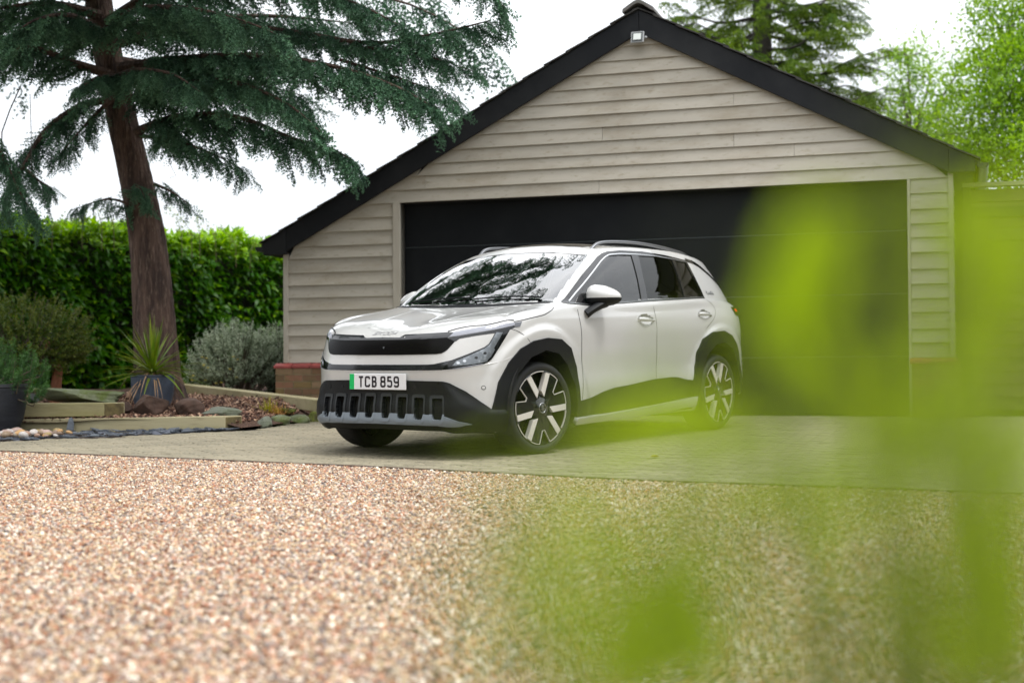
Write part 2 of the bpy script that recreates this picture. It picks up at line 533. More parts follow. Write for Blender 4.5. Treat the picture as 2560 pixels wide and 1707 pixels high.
AX, AZ = -2.61, 4.18            # apex of the bargeboards
SL, SR, PT = -6.71, .458, .524   # corners, roof pitch (tan)
DL, DR, DH = -5.30, .03, 2.31    # door opening
garage = thing('garage', 'timber clad double garage with black bargeboards and a wide dark sectional door', 'garage', F(AX, 0, 0))


def G(mb, name, m, **k):
    o = mb.obj(name, m, None, **k); o.parent = garage; o.matrix_parent_inverse = Matrix.Translation(-garage.location); return o


def fbox(mb, s0, s1, z0, z1, n0, n1):
    return mb.hexa([F(s0, z0, n0), F(s1, z0, n0), F(s1, z0, n1), F(s0, z0, n1), F(s0, z1, n0), F(s1, z1, n0), F(s1, z1, n1), F(s0, z1, n1)])


BB = .215                       # bargeboard depth measured square to the slope
drop = BB / math.cos(math.atan(PT))


def slope_l(z): return AX - (AZ - drop - z) / PT      # underside of the left bargeboard at height z
def slope_r(z): return AX + (AZ - drop - z) / PT


def clad_board(s0, s1, z0, z1, gable):
    """feather-edge board: thick at the bottom, tucked under the one above"""
    lo, hi = .034, .012
    zt = z1 + .02
    if gable:
        a0 = max(s0, slope_l(z0) - .05); a1 = max(s0, slope_l(zt) - .05); b0 = min(s1, slope_r(z0) + .05); b1 = min(s1, slope_r(zt) + .05)
        if b0 - a0 < .08: return
        if b1 <= a1: a1 = b1 = (a1 + b1) / 2; b1 += .005
    else: a0 = a1 = s0; b0 = b1 = s1
    q = rng.normal(0, .0012)
    mb = MB().hexa([F(a0, z0, -lo - q), F(b0, z0, -lo + q), F(b0, z0, 0), F(a0, z0, 0), F(a1, zt, -hi - q), F(b1, zt, -hi + q), F(b1, zt, 0), F(a1, zt, 0)])
    G(mb, 'board', m_board)


# left pier, right pier, gable, each course with its own butt joints
def courses(z0, z1, n, jit):
    e = [z0 + (z1 - z0) * i / n for i in range(n + 1)]
    for i in range(1, n): e[i] += rng.uniform(-jit, jit)
    return e


zl = courses(.575, DH - .003, 12, .012)
for i in range(12): clad_board(SL + .062, DL - .082, zl[i], zl[i + 1], True)
zr = courses(.575, DH - .003, 12, .012)
for i in range(12): clad_board(DR + .03, SR - .052, zr[i], zr[i + 1], True)
zg = courses(DH, 3.96, 12, .008)
joints = {0: [-3.06, -6.0], 1: [-5.0], 2: [-1.05, -5.1], 3: [-1.65], 4: [-3.02], 5: [-4.47], 6: [-1.65], 7: [-4.4], 8: []}
for i in range(12):
    js = sorted([SL + .062 if i < 2 else SL] + joints.get(i, []) + [SR - .052 if i < 1 else SR])
    for a, b in zip(js[:-1], js[1:]): clad_board(a + .0015, b - .0015, zg[i], zg[i + 1], True)
# wall behind the boards
wl = MB()
wl.prism([F(SL + .03, 0, .002), F(DL, 0, .002), F(DL, DH, .002), F(AX - (AZ - .16 - DH) / PT, DH, .002), F(SL + .03, 1.82, .002)], NV * .12); fbox(wl, DR, SR - .02, 0, DH, .002, .12)
wl.prism([F(AX - (AZ - .16 - DH) / PT, DH, .002), F(SR - .02, DH, .002), F(SR - .02, DH + .12, .002), F(AX, AZ - .15, .002), F(AX - (AZ - .16 - DH) / PT, DH + .001, .002)], NV * .12)
G(wl, 'wall', m_dark)
for s0, s1, z1, nm in ((SL, SL + .06, 1.80, 'corner_post'), (SR - .05, SR, 2.36, 'corner_post')):
    G(fbox(MB(), s0, s1, .575, z1, -.04, .05), nm, m_trim, bevel=.003)
G(fbox(MB(), DL - .08, DL, 0, DH - .002, -.042, .14), 'door_jamb', m_trim, bevel=.003)
G(fbox(MB(), DR, DR + .028, 0, DH - .002, -.042, .14), 'door_jamb', m_trim, bevel=.003)
# sectional door
pz = [0.012, .591, 1.206, 1.826, 2.44]
for i in range(4):
    d = G(fbox(MB(), DL + .004, DR - .004, pz[i] + .003, pz[i + 1] - .003, .105, .145), 'door_panel', m_door, bevel=.006)
G(fbox(MB(), DL, DR, -.03, .012, .095, .15), 'threshold', mat('rubber_seal', (.012, .012, .012), .7))
G(fbox(MB(), DL, DR, DH - .01, DH + .2, .06, .15), 'lintel', m_dark)
bk = MB(); fbox(bk, DL, DR, 0, DH + .1, .15, .17); G(bk, 'door_backing', m_door)
for i in (1, 2, 3):
    G(fbox(MB(), DL + .004, DR - .004, pz[i] - .003, pz[i] + .003, .1025, .12), 'panel_seam', mat('seam_light', (.06, .07, .075), .3))


# brick plinths
def plinth(s0, s1, nb0):
    h = .065; j = .01; ncol = int((s1 - s0) / .225) + 1
    mm = MB(); fbox(mm, s0 + .006, s1 - .006, -.12, .512, -.088, .10); G(mm, 'mortar', m_mortar)
    for r in range(8):
        z0 = .512 - (r + 1) * (h + j) + j
        off = (r % 2) * .1125
        s = s0 - off
        while s < s1:
            a, b = max(s, s0), min(s + .215, s1)
            if b - a > .03:
                q = rng.uniform(-.002, .003)
                G(fbox(MB(), a, b, z0, z0 + h, -.094 - q, .0), 'brick', m_brick)
            s += .225
    s = s0 - .02
    while s < s1 - .02:          # red splayed bricks on top
        b = min(s + .215, s1 + .02)
        G(MB().hexa([F(s, .514, -.108), F(b, .514, -.108), F(b, .514, .0), F(s, .514, .0), F(s + (.06 if s < s0 else 0), .572, -.05), F(b - (.06 if b > s1 else 0), .572, -.05), F(b, .575, .0), F(s, .575, .0)][:4] +
                    [F(s, .540, -.104), F(b, .540, -.104), F(b, .572, -.035), F(s, .572, -.035)]), 'sill_brick', m_redbrick, bevel=.003)
        s += .225
    G(fbox(MB(), s0 + .05, s1 - .03, .5735, .588, -.03, .02), 'damp_strip', m_lead)


plinth(SL - .07, DL - .085, 0)
plinth(DR + .03, SR + .05, 0)
# side walls, running back
for s, nm, sg in ((SR, 'side_wall', 1), (SL, 'side_wall', -1)):
    G(MB().prism([F(s - sg * .03, -.1, .05), F(s - sg * .03, -.1, 6.3), F(s - sg * .03, 2.4 if sg > 0 else 1.8, 6.3), F(s - sg * .03, 2.4 if sg > 0 else 1.8, .05)], -HV * sg * .1), nm, m_dark)
for i in range(12):
    lo, hi = .03, .01
    z0, zt = zr[i], zr[i + 1] + .02
    G(MB().hexa([F(SR - .02 + lo, z0, .055), F(SR - .02 + lo, z0, 6.3), F(SR - .02, z0, 6.3), F(SR - .02, z0, .055), F(SR - .02 + hi, zt, .055), F(SR - .02 + hi, zt, 6.3), F(SR - .02, zt, 6.3), F(SR - .02, zt, .055)]), 'board', m_board)
pl = MB(); fbox(pl, SR - .1, SR + .05, -.1, .55, .1, 6.3); G(pl, 'side_plinth', m_brick)
# bargeboards
EL, ER = -6.93, .66             # foot of the bargeboards
for sg, e in ((-1, EL), (1, ER)):
    zt = lambda s: AZ - abs(s - AX) * PT
    mid = SL + .06 if sg < 0 else SR - .04
    p0 = AX + sg * .0015
    G(MB().prism([F(p0, zt(p0), -.085), F(mid, zt(mid), -.085), F(mid, zt(mid) - drop, -.085), F(p0, zt(p0) - drop, -.085)], NV * .03), 'bargeboard', m_barge, bevel=.004)
    zb = 1.785 if sg < 0 else 2.345
    G(MB().prism([F(mid + sg * .001, zt(mid), -.095), F(e, zt(e), -.095), F(e, zb, -.095), F(mid + sg * .001, zb, -.095)], NV * .035), 'box_end', m_barge, bevel=.004)
    # soffit and fascia running back
    G(MB().prism([F(e, zb, -.06), F(e, zb, 6.4), F(mid, zb, 6.4), F(mid, zb, -.06)], (0, 0, .012)), 'soffit', m_barge)
    G(MB().prism([F(e, zb, -.06), F(e, zb, 6.4), F(e, zt(e) - .005, 6.4), F(e, zt(e) - .005, -.06)], -HV * sg * .02), 'fascia', m_barge)
    # gutter: half round, with a closed end
    cx_, cz_ = e + sg * .068, zt(e) - .035
    gm = MB(); n_ = 10; ang = [math.pi * (1 + k / n_) for k in range(n_ + 1)]
    outer = [(cx_ + .058 * math.cos(a), cz_ + .058 * math.sin(a)) for a in ang]; inner = [(cx_ + .052 * math.cos(a), cz_ + .052 * math.sin(a)) for a in ang[::-1]]
    gm.prism([F(s, z, -.05) for s, z in outer + inner], NV * 6.4)
    G(gm, 'gutter', m_gut)
    ge = MB(); ge.prism([F(s, z, -.052) for s, z in outer], NV * .004); G(ge, 'gutter_end', m_gut)
    # tile courses stepping up the slope
    L = abs(e - AX) / math.cos(math.atan(PT)) + .05
    ex = .27; nC = int(L / ex) + 1
    d_ = np.array([-sg * math.cos(math.atan(PT)), math.sin(math.atan(PT))]); u_ = np.array([sg * math.sin(math.atan(PT)), math.cos(math.atan(PT))])
    base = np.array([e + sg * .035, zt(e + sg * .035)])
    for k in range(nC):
        a0 = k * ex; a1 = min(a0 + ex + .05, L)
        q = [base + d_ * a0 + u_ * .016, base + d_ * a1 + u_ * .002, base + d_ * a1 + u_ * .014, base + d_ * a0 + u_ * .030]
        G(MB().prism([F(s, z, -.11 + .006 * math.sin(k * 2.1)) for s, z in q], NV * 6.6), 'tile_course', m_tile)
    G(MB().prism([F(s, z, -.08) for s, z in (base + u_ * .001, base + d_ * L + u_ * .001, base + d_ * L - u_ * .03, base - u_ * .03)], NV * 6.5), 'roof_deck', m_dark)
# ridge tiles
for k in range(14):
    c = [(-.165, -.095), (-.16, -.06), (-.045, .012), (0, .028), (.045, .012), (.16, -.06), (.165, -.095), (.15, -.095), (.04, -.02), (0, -.008), (-.04, -.02), (-.15, -.095)]
    G(MB().prism([F(AX + a, AZ + .068 + b, -.13 + k * .48) for a, b in c], NV * .47), 'ridge_tile', m_ridge)

# floodlight under the apex
fl = thing('floodlight', 'small grey square floodlight fixed under the garage gable peak', 'lamp', F(AX, 3.885, -.10))
def P_(mb, name, m, par, **k):
    o = mb.obj(name, m, None, **k); o.parent = par; o.matrix_parent_inverse = Matrix.Translation(-par.location); return o
m_flood = mat('grey_cast_metal', (.30, .31, .31), .5, metal=.3)
P_(MB().hexa([F(AX - .07, 3.82, -.17), F(AX + .07, 3.82, -.17), F(AX + .06, 3.83, -.11), F(AX - .06, 3.83, -.11), F(AX - .07, 3.94, -.14), F(AX + .07, 3.94, -.14), F(AX + .06, 3.94, -.09), F(AX - .06, 3.94, -.09)]), 'housing', m_flood, fl, bevel=.006)
P_(MB().hexa([F(AX - .055, 3.835, -.172), F(AX + .055, 3.835, -.172), F(AX + .055, 3.84, -.15), F(AX - .055, 3.84, -.15), F(AX - .055, 3.93, -.148), F(AX + .055, 3.93, -.148), F(AX + .055, 3.925, -.14), F(AX - .055, 3.925, -.14)]), 'bezel', mat('dark_bezel', (.04, .045, .045), .4), fl)
P_(MB().hexa([F(AX - .04, 3.85, -.1735), F(AX + .04, 3.85, -.1735), F(AX + .04, 3.85, -.16), F(AX - .04, 3.85, -.16), F(AX - .04, 3.918, -.154), F(AX + .04, 3.918, -.154), F(AX + .04, 3.918, -.145), F(AX - .04, 3.918, -.145)]), 'lamp_glass', mat('frosted_glass', (.62, .65, .62), .2), fl)
P_(MB().tube([F(AX, 3.9, -.1), F(AX, 3.9, -.02)], .018), 'bracket', m_flood, fl)
P_(MB().tube([F(AX + .075, 3.88, -.13), F(AX + .095, 3.87, -.13)], .014), 'sensor', m_flood, fl)

# close-boarded fence and gate to the right of the garage
m_fence = mat('fence_board', lin(96, 84, 62), .85, noise=(2, lin(70, 64, 44), .8), var=.12, stretch=(.5, 3, 3), bump=(25, .4, .004))
m_post = mat('fence_post', lin(62, 56, 44), .85, noise=(4, lin(44, 42, 30), .7), bump=(25, .4, .004))
fence = thing('garden_gate', 'tall horizontal board gate with a dark frame beside the garage', 'gate', F(1.4, 0, .25))
fz = 2.22
for i in range(17):
    z0 = .06 + i * .127
    P_(MB().hexa([F(SR + .16, z0, .30), F(9.0, z0, .30), F(9.0, z0, .325), F(SR + .16, z0, .325), F(SR + .16, z0 + .121, .306), F(9.0, z0 + .121, .306), F(9.0, z0 + .121, .325), F(SR + .16, z0 + .121, .325)]), 'board', m_fence, fence)
P_(fbox(MB(), SR + .08, SR + .155, -.05, fz + .02, .27, .36), 'post', m_post, fence, bevel=.004)
P_(fbox(MB(), 2.2, 2.29, -.05, fz + .02, .27, .36), 'post', m_post, fence, bevel=.004)
P_(fbox(MB(), SR + .08, 9.0, fz + .021, fz + .06, .26, .37), 'top_rail', mat('pale_capping', lin(150, 150, 120), .8, noise=(5, lin(120, 124, 90), .7)), fence)
P_(fbox(MB(), SR - .0, 9.0, .0, fz, .362, .372), 'backing', m_post, fence)
P_(fbox(MB(), SR + .158, 9.0, fz - .28, fz - .18, .285, .299), 'rail', m_post, fence)
lt = MB(); fbox(lt, SR + .16, SR + .30, .93, .99, .27, .298); lt.tube([F(SR + .2, 1.16, .24), F(SR + .2, .98, .24)], .02)
P_(lt, 'latch', mat('black_iron', (.01, .01, .01), .5), fence)
# ------------------------------------------------------------------ garden bed on the left
m_soil = mat('bark_soil', lin(70, 50, 40), .95, noise=(30, lin(105, 78, 62), .8), bump=(60, 1., .03))


def bed_z(x, y):
    """mulch surface: rises from the sleepers to the back"""
    t = np.clip((y - 13.2) / 3.0, 0, 1)
    e = np.clip((np.interp(y, [13, 13.6, 14.35, 15.4, 16, 25], [-2.60, -2.30, -2.07, -2.2, -2.75, -2.75]) - x) / .32, 0, 1)
    return gz(x, y) + .02 + (.085 + .10 * t) * e + .012 * math.sin(x * 5.1 + y * 3) * e


mb = MB(); nx, ny = 60, 60
for i in range(ny + 1):
    for j in range(nx + 1):
        y = 13.12 + (25 - 13.12) * (i / ny) ** 1.6; xr = np.interp(y, [13, 13.6, 14.35, 15.4, 16, 25], [-2.60, -2.30, -2.07, -2.2, -2.75, -2.75]); x = -12 + (xr + 12) * j / nx
        mb.v.append((x, y, bed_z(x, y)))
for i in range(ny):
    for j in range(nx):
        k = i * (nx + 1) + j; mb.f.append((k, k + 1, k + nx + 2, k + nx + 1))
bed = structure(mb.obj('planting_bed', m_soil, smooth='all', fix=False))
CHIPS = bpy.data.collections.new('chips')
m_chip = mat('bark_chip', (.2, .12, .08), .9, vcols=[lin(98, 66, 52), lin(132, 98, 80), lin(74, 50, 42), lin(160, 126, 104), lin(110, 78, 62), lin(60, 44, 38), lin(176, 146, 122)], var=.2)
for k in range(5):
    r_ = np.random.default_rng(50 + k); a, b, c = r_.uniform(.7, 1.4), r_.uniform(.25, .55), r_.uniform(.08, .2)
    q = MB().hexa([(-a, -b * .7, -c), (a * .8, -b, -c), (a, b * .8, -c * .6), (-a * .9, b, -c), (-a * .9, -b * .6, c), (a * .7, -b * .8, c * .7), (a * .9, b * .7, c), (-a, b * .8, c * 1.2)])
    me = q.mesh('chip'); me.materials.append(m_chip); CHIPS.objects.link(bpy.data.objects.new('chip', me))
sp = MB()
for i in range(14):
    for j in range(20):
        q = []
        for jj, ii in ((j, i), (j + 1, i), (j + 1, i + 1), (j, i + 1)):
            y = 13.16 + 3.4 * ii / 14; xr = np.interp(y, [13, 13.6, 14.35, 15.4, 16, 17], [-2.70, -2.42, -2.2, -2.4, -2.8, -2.8]); x = -5.6 + (xr + 5.6) * jj / 20
            q.append((x, y, bed_z(x, y)))
        sp.add(q, [(0, 1, 2, 3)])
mul_o = stuff(sp.obj('bark_mulch', m_chip, fix=False)); scatter('mulch_scatter', mul_o, CHIPS, 1500, .014, .034, 11, tilt=.8, lift=.02)
mul_o['label'] = 'brown bark chip mulch covering the planting bed'

# timber sleepers
m_sleep = mat('sleeper', lin(172, 162, 128), .85, noise=(1.6, lin(138, 132, 84), .8, (.45, .65)), noise2=(12, lin(128, 116, 88), .7, (.55, .75)), stretch=(.3, 2, 2), bump=(18, .5, .006), var=.06)
m_endg = mat('sleeper_end', lin(110, 98, 62), .9, noise=(9, lin(70, 60, 40), .9), bump=(40, .5, .006))


def sleeper(label, a, b, dep, h, cut=0., z0=None, z1=None, grp='timber sleepers edging the bed'):
    """a,b: front bottom corners (x,y,z); dep: vector to the back"""
    a = np.array(a, float); b = np.array(b, float); dep = np.array(dep, float)
    t = thing('timber_sleeper', label, 'sleeper', (a + b) / 2, grp)
    up = np.array([0, 0, h]); c = (b - a) / np.linalg.norm(b - a) * cut
    P_(MB().hexa([a, b, b + dep + c, a + dep, a + up, b + up, b + dep + c + up, a + dep + up]), 'beam', m_sleep, t, bevel=.006)
    d = dep + c
    e = np.cross(d, np.array([0, 0, 1.])); e /= np.linalg.norm(e); e *= .003 if e @ (b - a) > 0 else -.003
    m_ = .012
    P_(MB().prism([b + d * .05 + up * .07, b + d * .95 + up * .07, b + d * .95 + up * .93, b + d * .05 + up * .93], e), 'end_grain', m_endg, t)


z_ = gz(-2.7, 13.1)
sleeper('long low timber sleeper with a pale sawn end along the slate chippings', (-5.2, 13.18, gz(-5.2, 13.18) - .01), (-2.69, 13.1, z_ - .004), (0, .19, 0), .134, .125)
sleeper('short upper timber sleeper stacked on the long one by the tall pot', (-5.6, 13.24, z_ + .13), (-3.86, 13.22, z_ + .132), (0, .19, 0), .128, .15)
sleeper('sloping timber sleeper at the back of the bed below the silver shrub', (-3.98, 16.6, .215), (-2.02, 14.62, .055), (.13, .14, 0), .125)
sleeper('dark timber sleeper lying against the garage brick plinth', (-4.2, 16.9, .13), (-2.4, 15.85, .09), (.1, .17, 0), .12)

# rocks
m_rock = {'green': mat('mossy_rock', lin(104, 110, 84), .9, noise=(6, lin(84, 96, 38), .9, (.48, .62)), noise2=(14, lin(140, 138, 120), .5, (.55, .7)), bump=(25, .7, .015)),
          'brown': mat('brown_rock', lin(86, 66, 56), .9, noise=(8, lin(64, 50, 42), .8), bump=(40, .6, .01)),
          'grey': mat('grey_rock', lin(108, 112, 100), .88, noise=(5, lin(84, 90, 70), .8), noise2=(20, lin(150, 150, 140), .4, (.6, .7)), bump=(30, .7, .012)),
          'moss': mat('moss_rock', lin(92, 98, 36), .95, noise=(9, lin(70, 66, 40), .9, (.5, .62)), bump=(70, .9, .015))}


def rock(label, x, y, z, sx, sy, sz, seed, kind, rot=0., cuts=7, grp='rocks in the planting bed', name='rock'):
    r_ = np.random.default_rng(seed)
    bm = bmesh.new(); bmesh.ops.create_icosphere(bm, subdivisions=4, radius=1)
    ax = r_.normal(size=(cuts, 3)); ax[:, 2] *= .7; ax /= np.linalg.norm(ax, axis=1)[:, None]; dd = r_.uniform(.5, .85, cuts)
    ph = r_.uniform(0, 6, 6)
    for v in bm.verts:
        c = np.array(v.co)
        for a, d in zip(ax, dd):
            q = c @ a
            if q > d: c = c - a * (q - d) * .95
        w = .05 * math.sin(4 * c[0] + ph[0] + 3 * c[2]) + .04 * math.sin(7 * c[1] + ph[1] + 5 * c[0]) + .02 * math.sin(13 * c[2] + ph[2] + 9 * c[1])
        v.co = c * (1 + w) * np.array([sx, sy, sz])
    me = bpy.data.meshes.new(name); bm.to_mesh(me); bm.free()
    o = link(name, me, m_rock[kind], None, smooth=True); o.location = (x, y, z); o.rotation_euler = (r_.uniform(-.1, .1), r_.uniform(-.1, .1), rot)
    tag(o, label, 'rock', grp); return o


rock('large flat grey-green slab rock lying on the upper sleeper', -4.18, 13.62, .245, .56, .22, .085, 3, 'green', .03, 9)
rock('reddish brown boulder in front of the cordyline pot', -3.50, 13.55, .16, .19, .15, .12, 8, 'brown', .4)
rock('olive brown boulder to the right of the cordyline pot', -3.13, 13.62, .13, .155, .14, .10, 12, 'brown', 1.2)
rock('small dark stone to the left of the cordyline pot', -3.78, 13.6, .14, .085, .09, .065, 14, 'brown', .8)
rock('low wedge-shaped grey rock just behind the long sleeper', -2.76, 13.42, .085, .215, .13, .06, 21, 'grey', .1, 9)
rock('flat moss-green rock beside the tuft of orange grass', -1.98 - .3, 14.15, .075, .14, .12, .04, 25, 'moss', .3)
for i, (px, py, w, k, lb) in enumerate([(632, 1058, .075, 'moss', 'mossy brown edging stone touching the sleeper end'), (664, 1060, .075, 'grey', 'pale grey tilted edging stone next to the mossy one'),
                                        (700, 1054, .10, 'green', 'yellow-green edging stone in the middle of the row'), (742, 1050, .105, 'green', 'dark squared edging stone along the paving'),
                                        (784, 1046, .09, 'moss', 'moss-covered edging stone nearest the car bumper'), (822, 1043, .09, 'green', 'small edging stone hidden behind the car bumper')]):
    p = on_ground(px, py + 8)
    rock(lb, p[0], p[1] + .035, gz(p[0], p[1]) + .03, w * 1.2, .085, .07, 40 + i, k, .2, 8, 'edging stones along the paving', 'edging_stone')

# slate chippings and pebbles beside the drive
slate_bed = structure(sheet('slate_bed', [tuple(p) for p in BEDL[:6]] + [(-2.6, 13.12), (-9, 15.2)], -.006, mat('dark_grit', (.05, .045, .045), .95, noise=(40, (.12, .075, .05), .8), bump=(80, .8, .01))))
m_slate = mat('slate', lin(86, 94, 104), .55, vcols=[lin(74, 82, 92), lin(94, 102, 112), lin(62, 68, 78), lin(110, 116, 124), lin(84, 88, 100)], noise=(12, lin(60, 64, 70), .6), var=.15, bump=(30, .3, .003))
m_peb = mat('pebble', (.5, .45, .4), .5, vcols=[lin(196, 180, 160), lin(150, 128, 104), lin(205, 198, 192), lin(172, 140, 120), lin(160, 140, 90), lin(186, 160, 150), lin(128, 108, 92), lin(190, 150, 100)], noise=(20, lin(120, 100, 84), .35), var=.1)
sl_mesh = []
for k in range(5):
    r_ = np.random.default_rng(70 + k); n_ = 6; an = np.sort(r_.uniform(0, 6.28, n_)); ra = r_.uniform(.6, 1.1, n_)
    poly = [(math.cos(a) * r * 1.25, math.sin(a) * r * .8, 0) for a, r in zip(an, ra)]
    me = MB().prism(poly, (0, 0, .13)).mesh('slate'); me.materials.append(m_slate); sl_mesh.append(me)
pb_mesh = []
for k in range(5):
    bm = bmesh.new(); bmesh.ops.create_icosphere(bm, subdivisions=2, radius=1); r_ = np.random.default_rng(90 + k)
    s3 = (r_.uniform(1, 1.3), r_.uniform(.8, 1), r_.uniform(.6, .8))
    for v in bm.verts: v.co = (v.co.x * s3[0], v.co.y * s3[1], v.co.z * s3[2] * (1 + .12 * v.co.x))
    me = bpy.data.meshes.new('pebble'); bm.to_mesh(me); bm.free(); me.materials.append(m_peb); me.shade_smooth(); pb_mesh.append(me)


def bit(name, me, parent, loc, rot, sc):
    o = bpy.data.objects.new(name, me); COL.objects.link(o); o.parent = parent; o.location = loc; o.rotation_euler = rot; o.scale = sc
    return o


n_s = 0
while n_s < 300:
    x = random.uniform(-5.0, -2.62); yb = np.interp(x, [p[0] for p in BEDL[:8]], [p[1] for p in BEDL[:8]])
    y = yb + (13.16 - yb) * random.random() ** 1.0 + .02
    if y > 13.12: continue
    s = random.uniform(.03, .075)
    bit('slate', random.choice(sl_mesh), slate_bed, (x, y, gz(x, y) + .002 + random.uniform(0, .018)), (random.uniform(-.22, .22), random.uniform(-.22, .22), random.uniform(0, 6.28)), (s * 1.15, s, s))
    n_s += 1
for k in range(60):
    x = random.uniform(-4.95, -3.98); yb = np.interp(x, [p[0] for p in BEDL[:8]], [p[1] for p in BEDL[:8]])
    y = yb + .16 + random.uniform(0, .34); s = random.uniform(.024, .05)
    bit('pebble', random.choice(pb_mesh), slate_bed, (x, y, gz(x, y) + s * .6 + random.uniform(0, .03)), (random.uniform(-.4, .4), random.uniform(-.4, .4), random.uniform(0, 6.28)), (s, s, s))
tag(bit('olive_pebble', pb_mesh[0], None, tuple(at(142, 1084, 12.55)), (0, 0, .3), (.055, .05, .05)), 'large olive round pebble at the right end of the pebbles', 'pebble')
tag(bit('white_pebble', pb_mesh[1], None, tuple(at(43, 1078, 12.6)), (0, .2, .3), (.055, .05, .05)), 'large pale white pebble leaning on the tall pot', 'pebble')
p0 = at(174, 1073, 13.06)
sh = MB().prism([p0 + np.array(q) for q in ((-.034, 0, -.01), (.036, 0, -.01), (.036, .012, .05), (.024, .02, .095), (.004, .03, .115), (-.016, .02, .095))], (0, .012, 0))
tag(sh.obj('slate_shard', m_slate, bevel=.002), 'upright dark slate shard leaning on the low sleeper', 'slate')

# garden spotlight on the upper sleeper
gp = at(84, 1004, 13.30)
gs = thing('garden_spotlight', 'small black garden spotlight in front of the flat slab rock', 'lamp', gp)
m_blk = mat('black_plastic', (.012, .012, .014), .35)
P_(MB().tube([gp + np.array([-.03, 0, 0]), gp + np.array([.01, -.02, .035])], [.034, .045], 16), 'head', m_blk, gs, smooth=True)
P_(MB().tube([gp + np.array([.008, -.019, .034]), gp + np.array([.016, -.024, .042])], [.052, .052], 18), 'hood', m_blk, gs, smooth=True)
P_(MB().tube([gp + np.array([-.02, .01, -.06]), gp + np.array([-.02, .005, .0])], .012), 'spike', m_blk, gs)


# ------------------------------------------------------------------ foliage helpers
def frames(d, rnd):
    """orthonormal frames with x along d and random roll"""
    d = d / (np.linalg.norm(d, axis=1)[:, None] + 1e-9)
    a = rnd.normal(size=d.shape); a -= d * (a * d).sum(1)[:, None]; a /= np.linalg.norm(a, axis=1)[:, None] + 1e-9
    return d, a, np.cross(d, a)


def leaf_arrays(P, D, L, Wd, rnd, fold=.25, curl=.15, up=None):
    """folded leaves: base, two shoulders, tip. P,D (n,3); L,Wd (n)"""
    n = len(P); d, a, b = frames(D, rnd)
    if up is not None:      # keep blades facing roughly up
        a = np.cross(d, up); a /= np.linalg.norm(a, axis=1)[:, None] + 1e-9; b = np.cross(a, d)
        ro = rnd.normal(0, .5, n)[:, None]; a, b = a * np.cos(ro) + b * np.sin(ro), b * np.cos(ro) - a * np.sin(ro)
    L = L[:, None]; Wd = Wd[:, None]
    m1 = P + d * L * .5 + b * L * curl * .6
    tip = P + d * L + b * (-L * curl)
    V = np.stack([P, m1 + a * Wd * .5 + b * Wd * fold, tip, m1 - a * Wd * .5 + b * Wd * fold, m1], 1).reshape(-1, 3)
    k = np.arange(n)[:, None] * 5
    Fc = np.concatenate([k + np.array([0, 4, 1]), k + np.array([4, 2, 1]), k + np.array([0, 3, 4]), k + np.array([4, 3, 2])], 0)
    return V, Fc


def cat_arrays(lst):
    V = []; Fs = []; T = []; o = 0
    for v, f, t in lst:
        V.append(v); Fs.append(f + o); T.append(t); o += len(v)
    return np.concatenate(V), np.concatenate(Fs), np.concatenate(T)


def P2(name, V, Fc, m, par, tone=None, smooth=False):
    o = fast(name, V, Fc, m, par, tone, smooth); o.matrix_parent_inverse = Matrix.Translation(-par.location); return o


# ------------------------------------------------------------------ laurel hedge
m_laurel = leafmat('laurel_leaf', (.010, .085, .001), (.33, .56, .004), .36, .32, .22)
hedge = thing('laurel_hedge', 'tall glossy green laurel hedge behind the cedar trunk', 'hedge', (-5, 19.3, .2))
rh = np.random.default_rng(21)
HA, HB = np.array([-9.2, 14.0]), np.array([-1.2, 24.4]); hd = (HB - HA) / np.linalg.norm(HB - HA); hn = np.array([hd[1], -hd[0]])
HL = np.linalg.norm(HB - HA)
HT = 2.27


def hedge_lump(u, v): return .10 * np.sin(u * 2.3 + 1) * np.sin(v * 2.7) + .07 * np.sin(u * 5.3 + v * 3.1) + .05 * np.sin(u * 9.7 - v * 6)


def hedge_pts(n, part):
    u = rh.uniform(0, HL, n)
    if part == 'front':
        v = rh.uniform(.05, HT, n); dep = hedge_lump(u, v) - np.abs(rh.normal(0, .10, n)) - .28 * np.clip((v - HT + .35) / .35, 0, 1) ** 2
    else:
        v = HT + .05 * np.sin(u * 3.1) + .06 * np.sin(u * 7.3 + 2) - np.abs(rh.normal(0, .06, n)) + .04; dep = -rh.uniform(.05, 1.1, n)
    xy = HA[None] + hd[None] * u[:, None] + hn[None] * dep[:, None]
    return np.stack([xy[:, 0], xy[:, 1], v + .12], 1), u, v


lst = []
for n, part in ((21000, 'front'), (9000, 'top')):
    P, u, v = hedge_pts(n, part)
    if part == 'front':
        D = np.stack([hn[0] + rh.normal(0, .7, n), hn[1] + rh.normal(0, .7, n), rh.normal(-.15, .55, n)], 1)
    else:
        D = np.stack([hn[0] * .4 + rh.normal(0, .6, n), hn[1] * .4 + rh.normal(0, .6, n), rh.normal(.75, .45, n)], 1)
    up = np.tile(np.array([hn[0] * .5, hn[1] * .5, .8]), (n, 1))
    L_s = rh.uniform(.10, .185, n)
    V, Fc = leaf_arrays(P, D, L_s, L_s * rh.uniform(.36, .46, n), rh, .12, .18, up)
    top_tone = np.clip((v - HT + .28) / .32, 0, 1) * .75 + .10  # young growth plus sky light painted in towards the hedge top
    t = np.clip(top_tone * rh.uniform(.3, 1.35, n) + (rh.random(n) < .10) * .35, 0, 1)
    lst.append((V, Fc, np.repeat(t, 5)))
V, Fc, T = cat_arrays(lst)
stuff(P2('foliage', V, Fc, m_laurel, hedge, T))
core = MB()  # solid dark box inside the hedge, added to block light
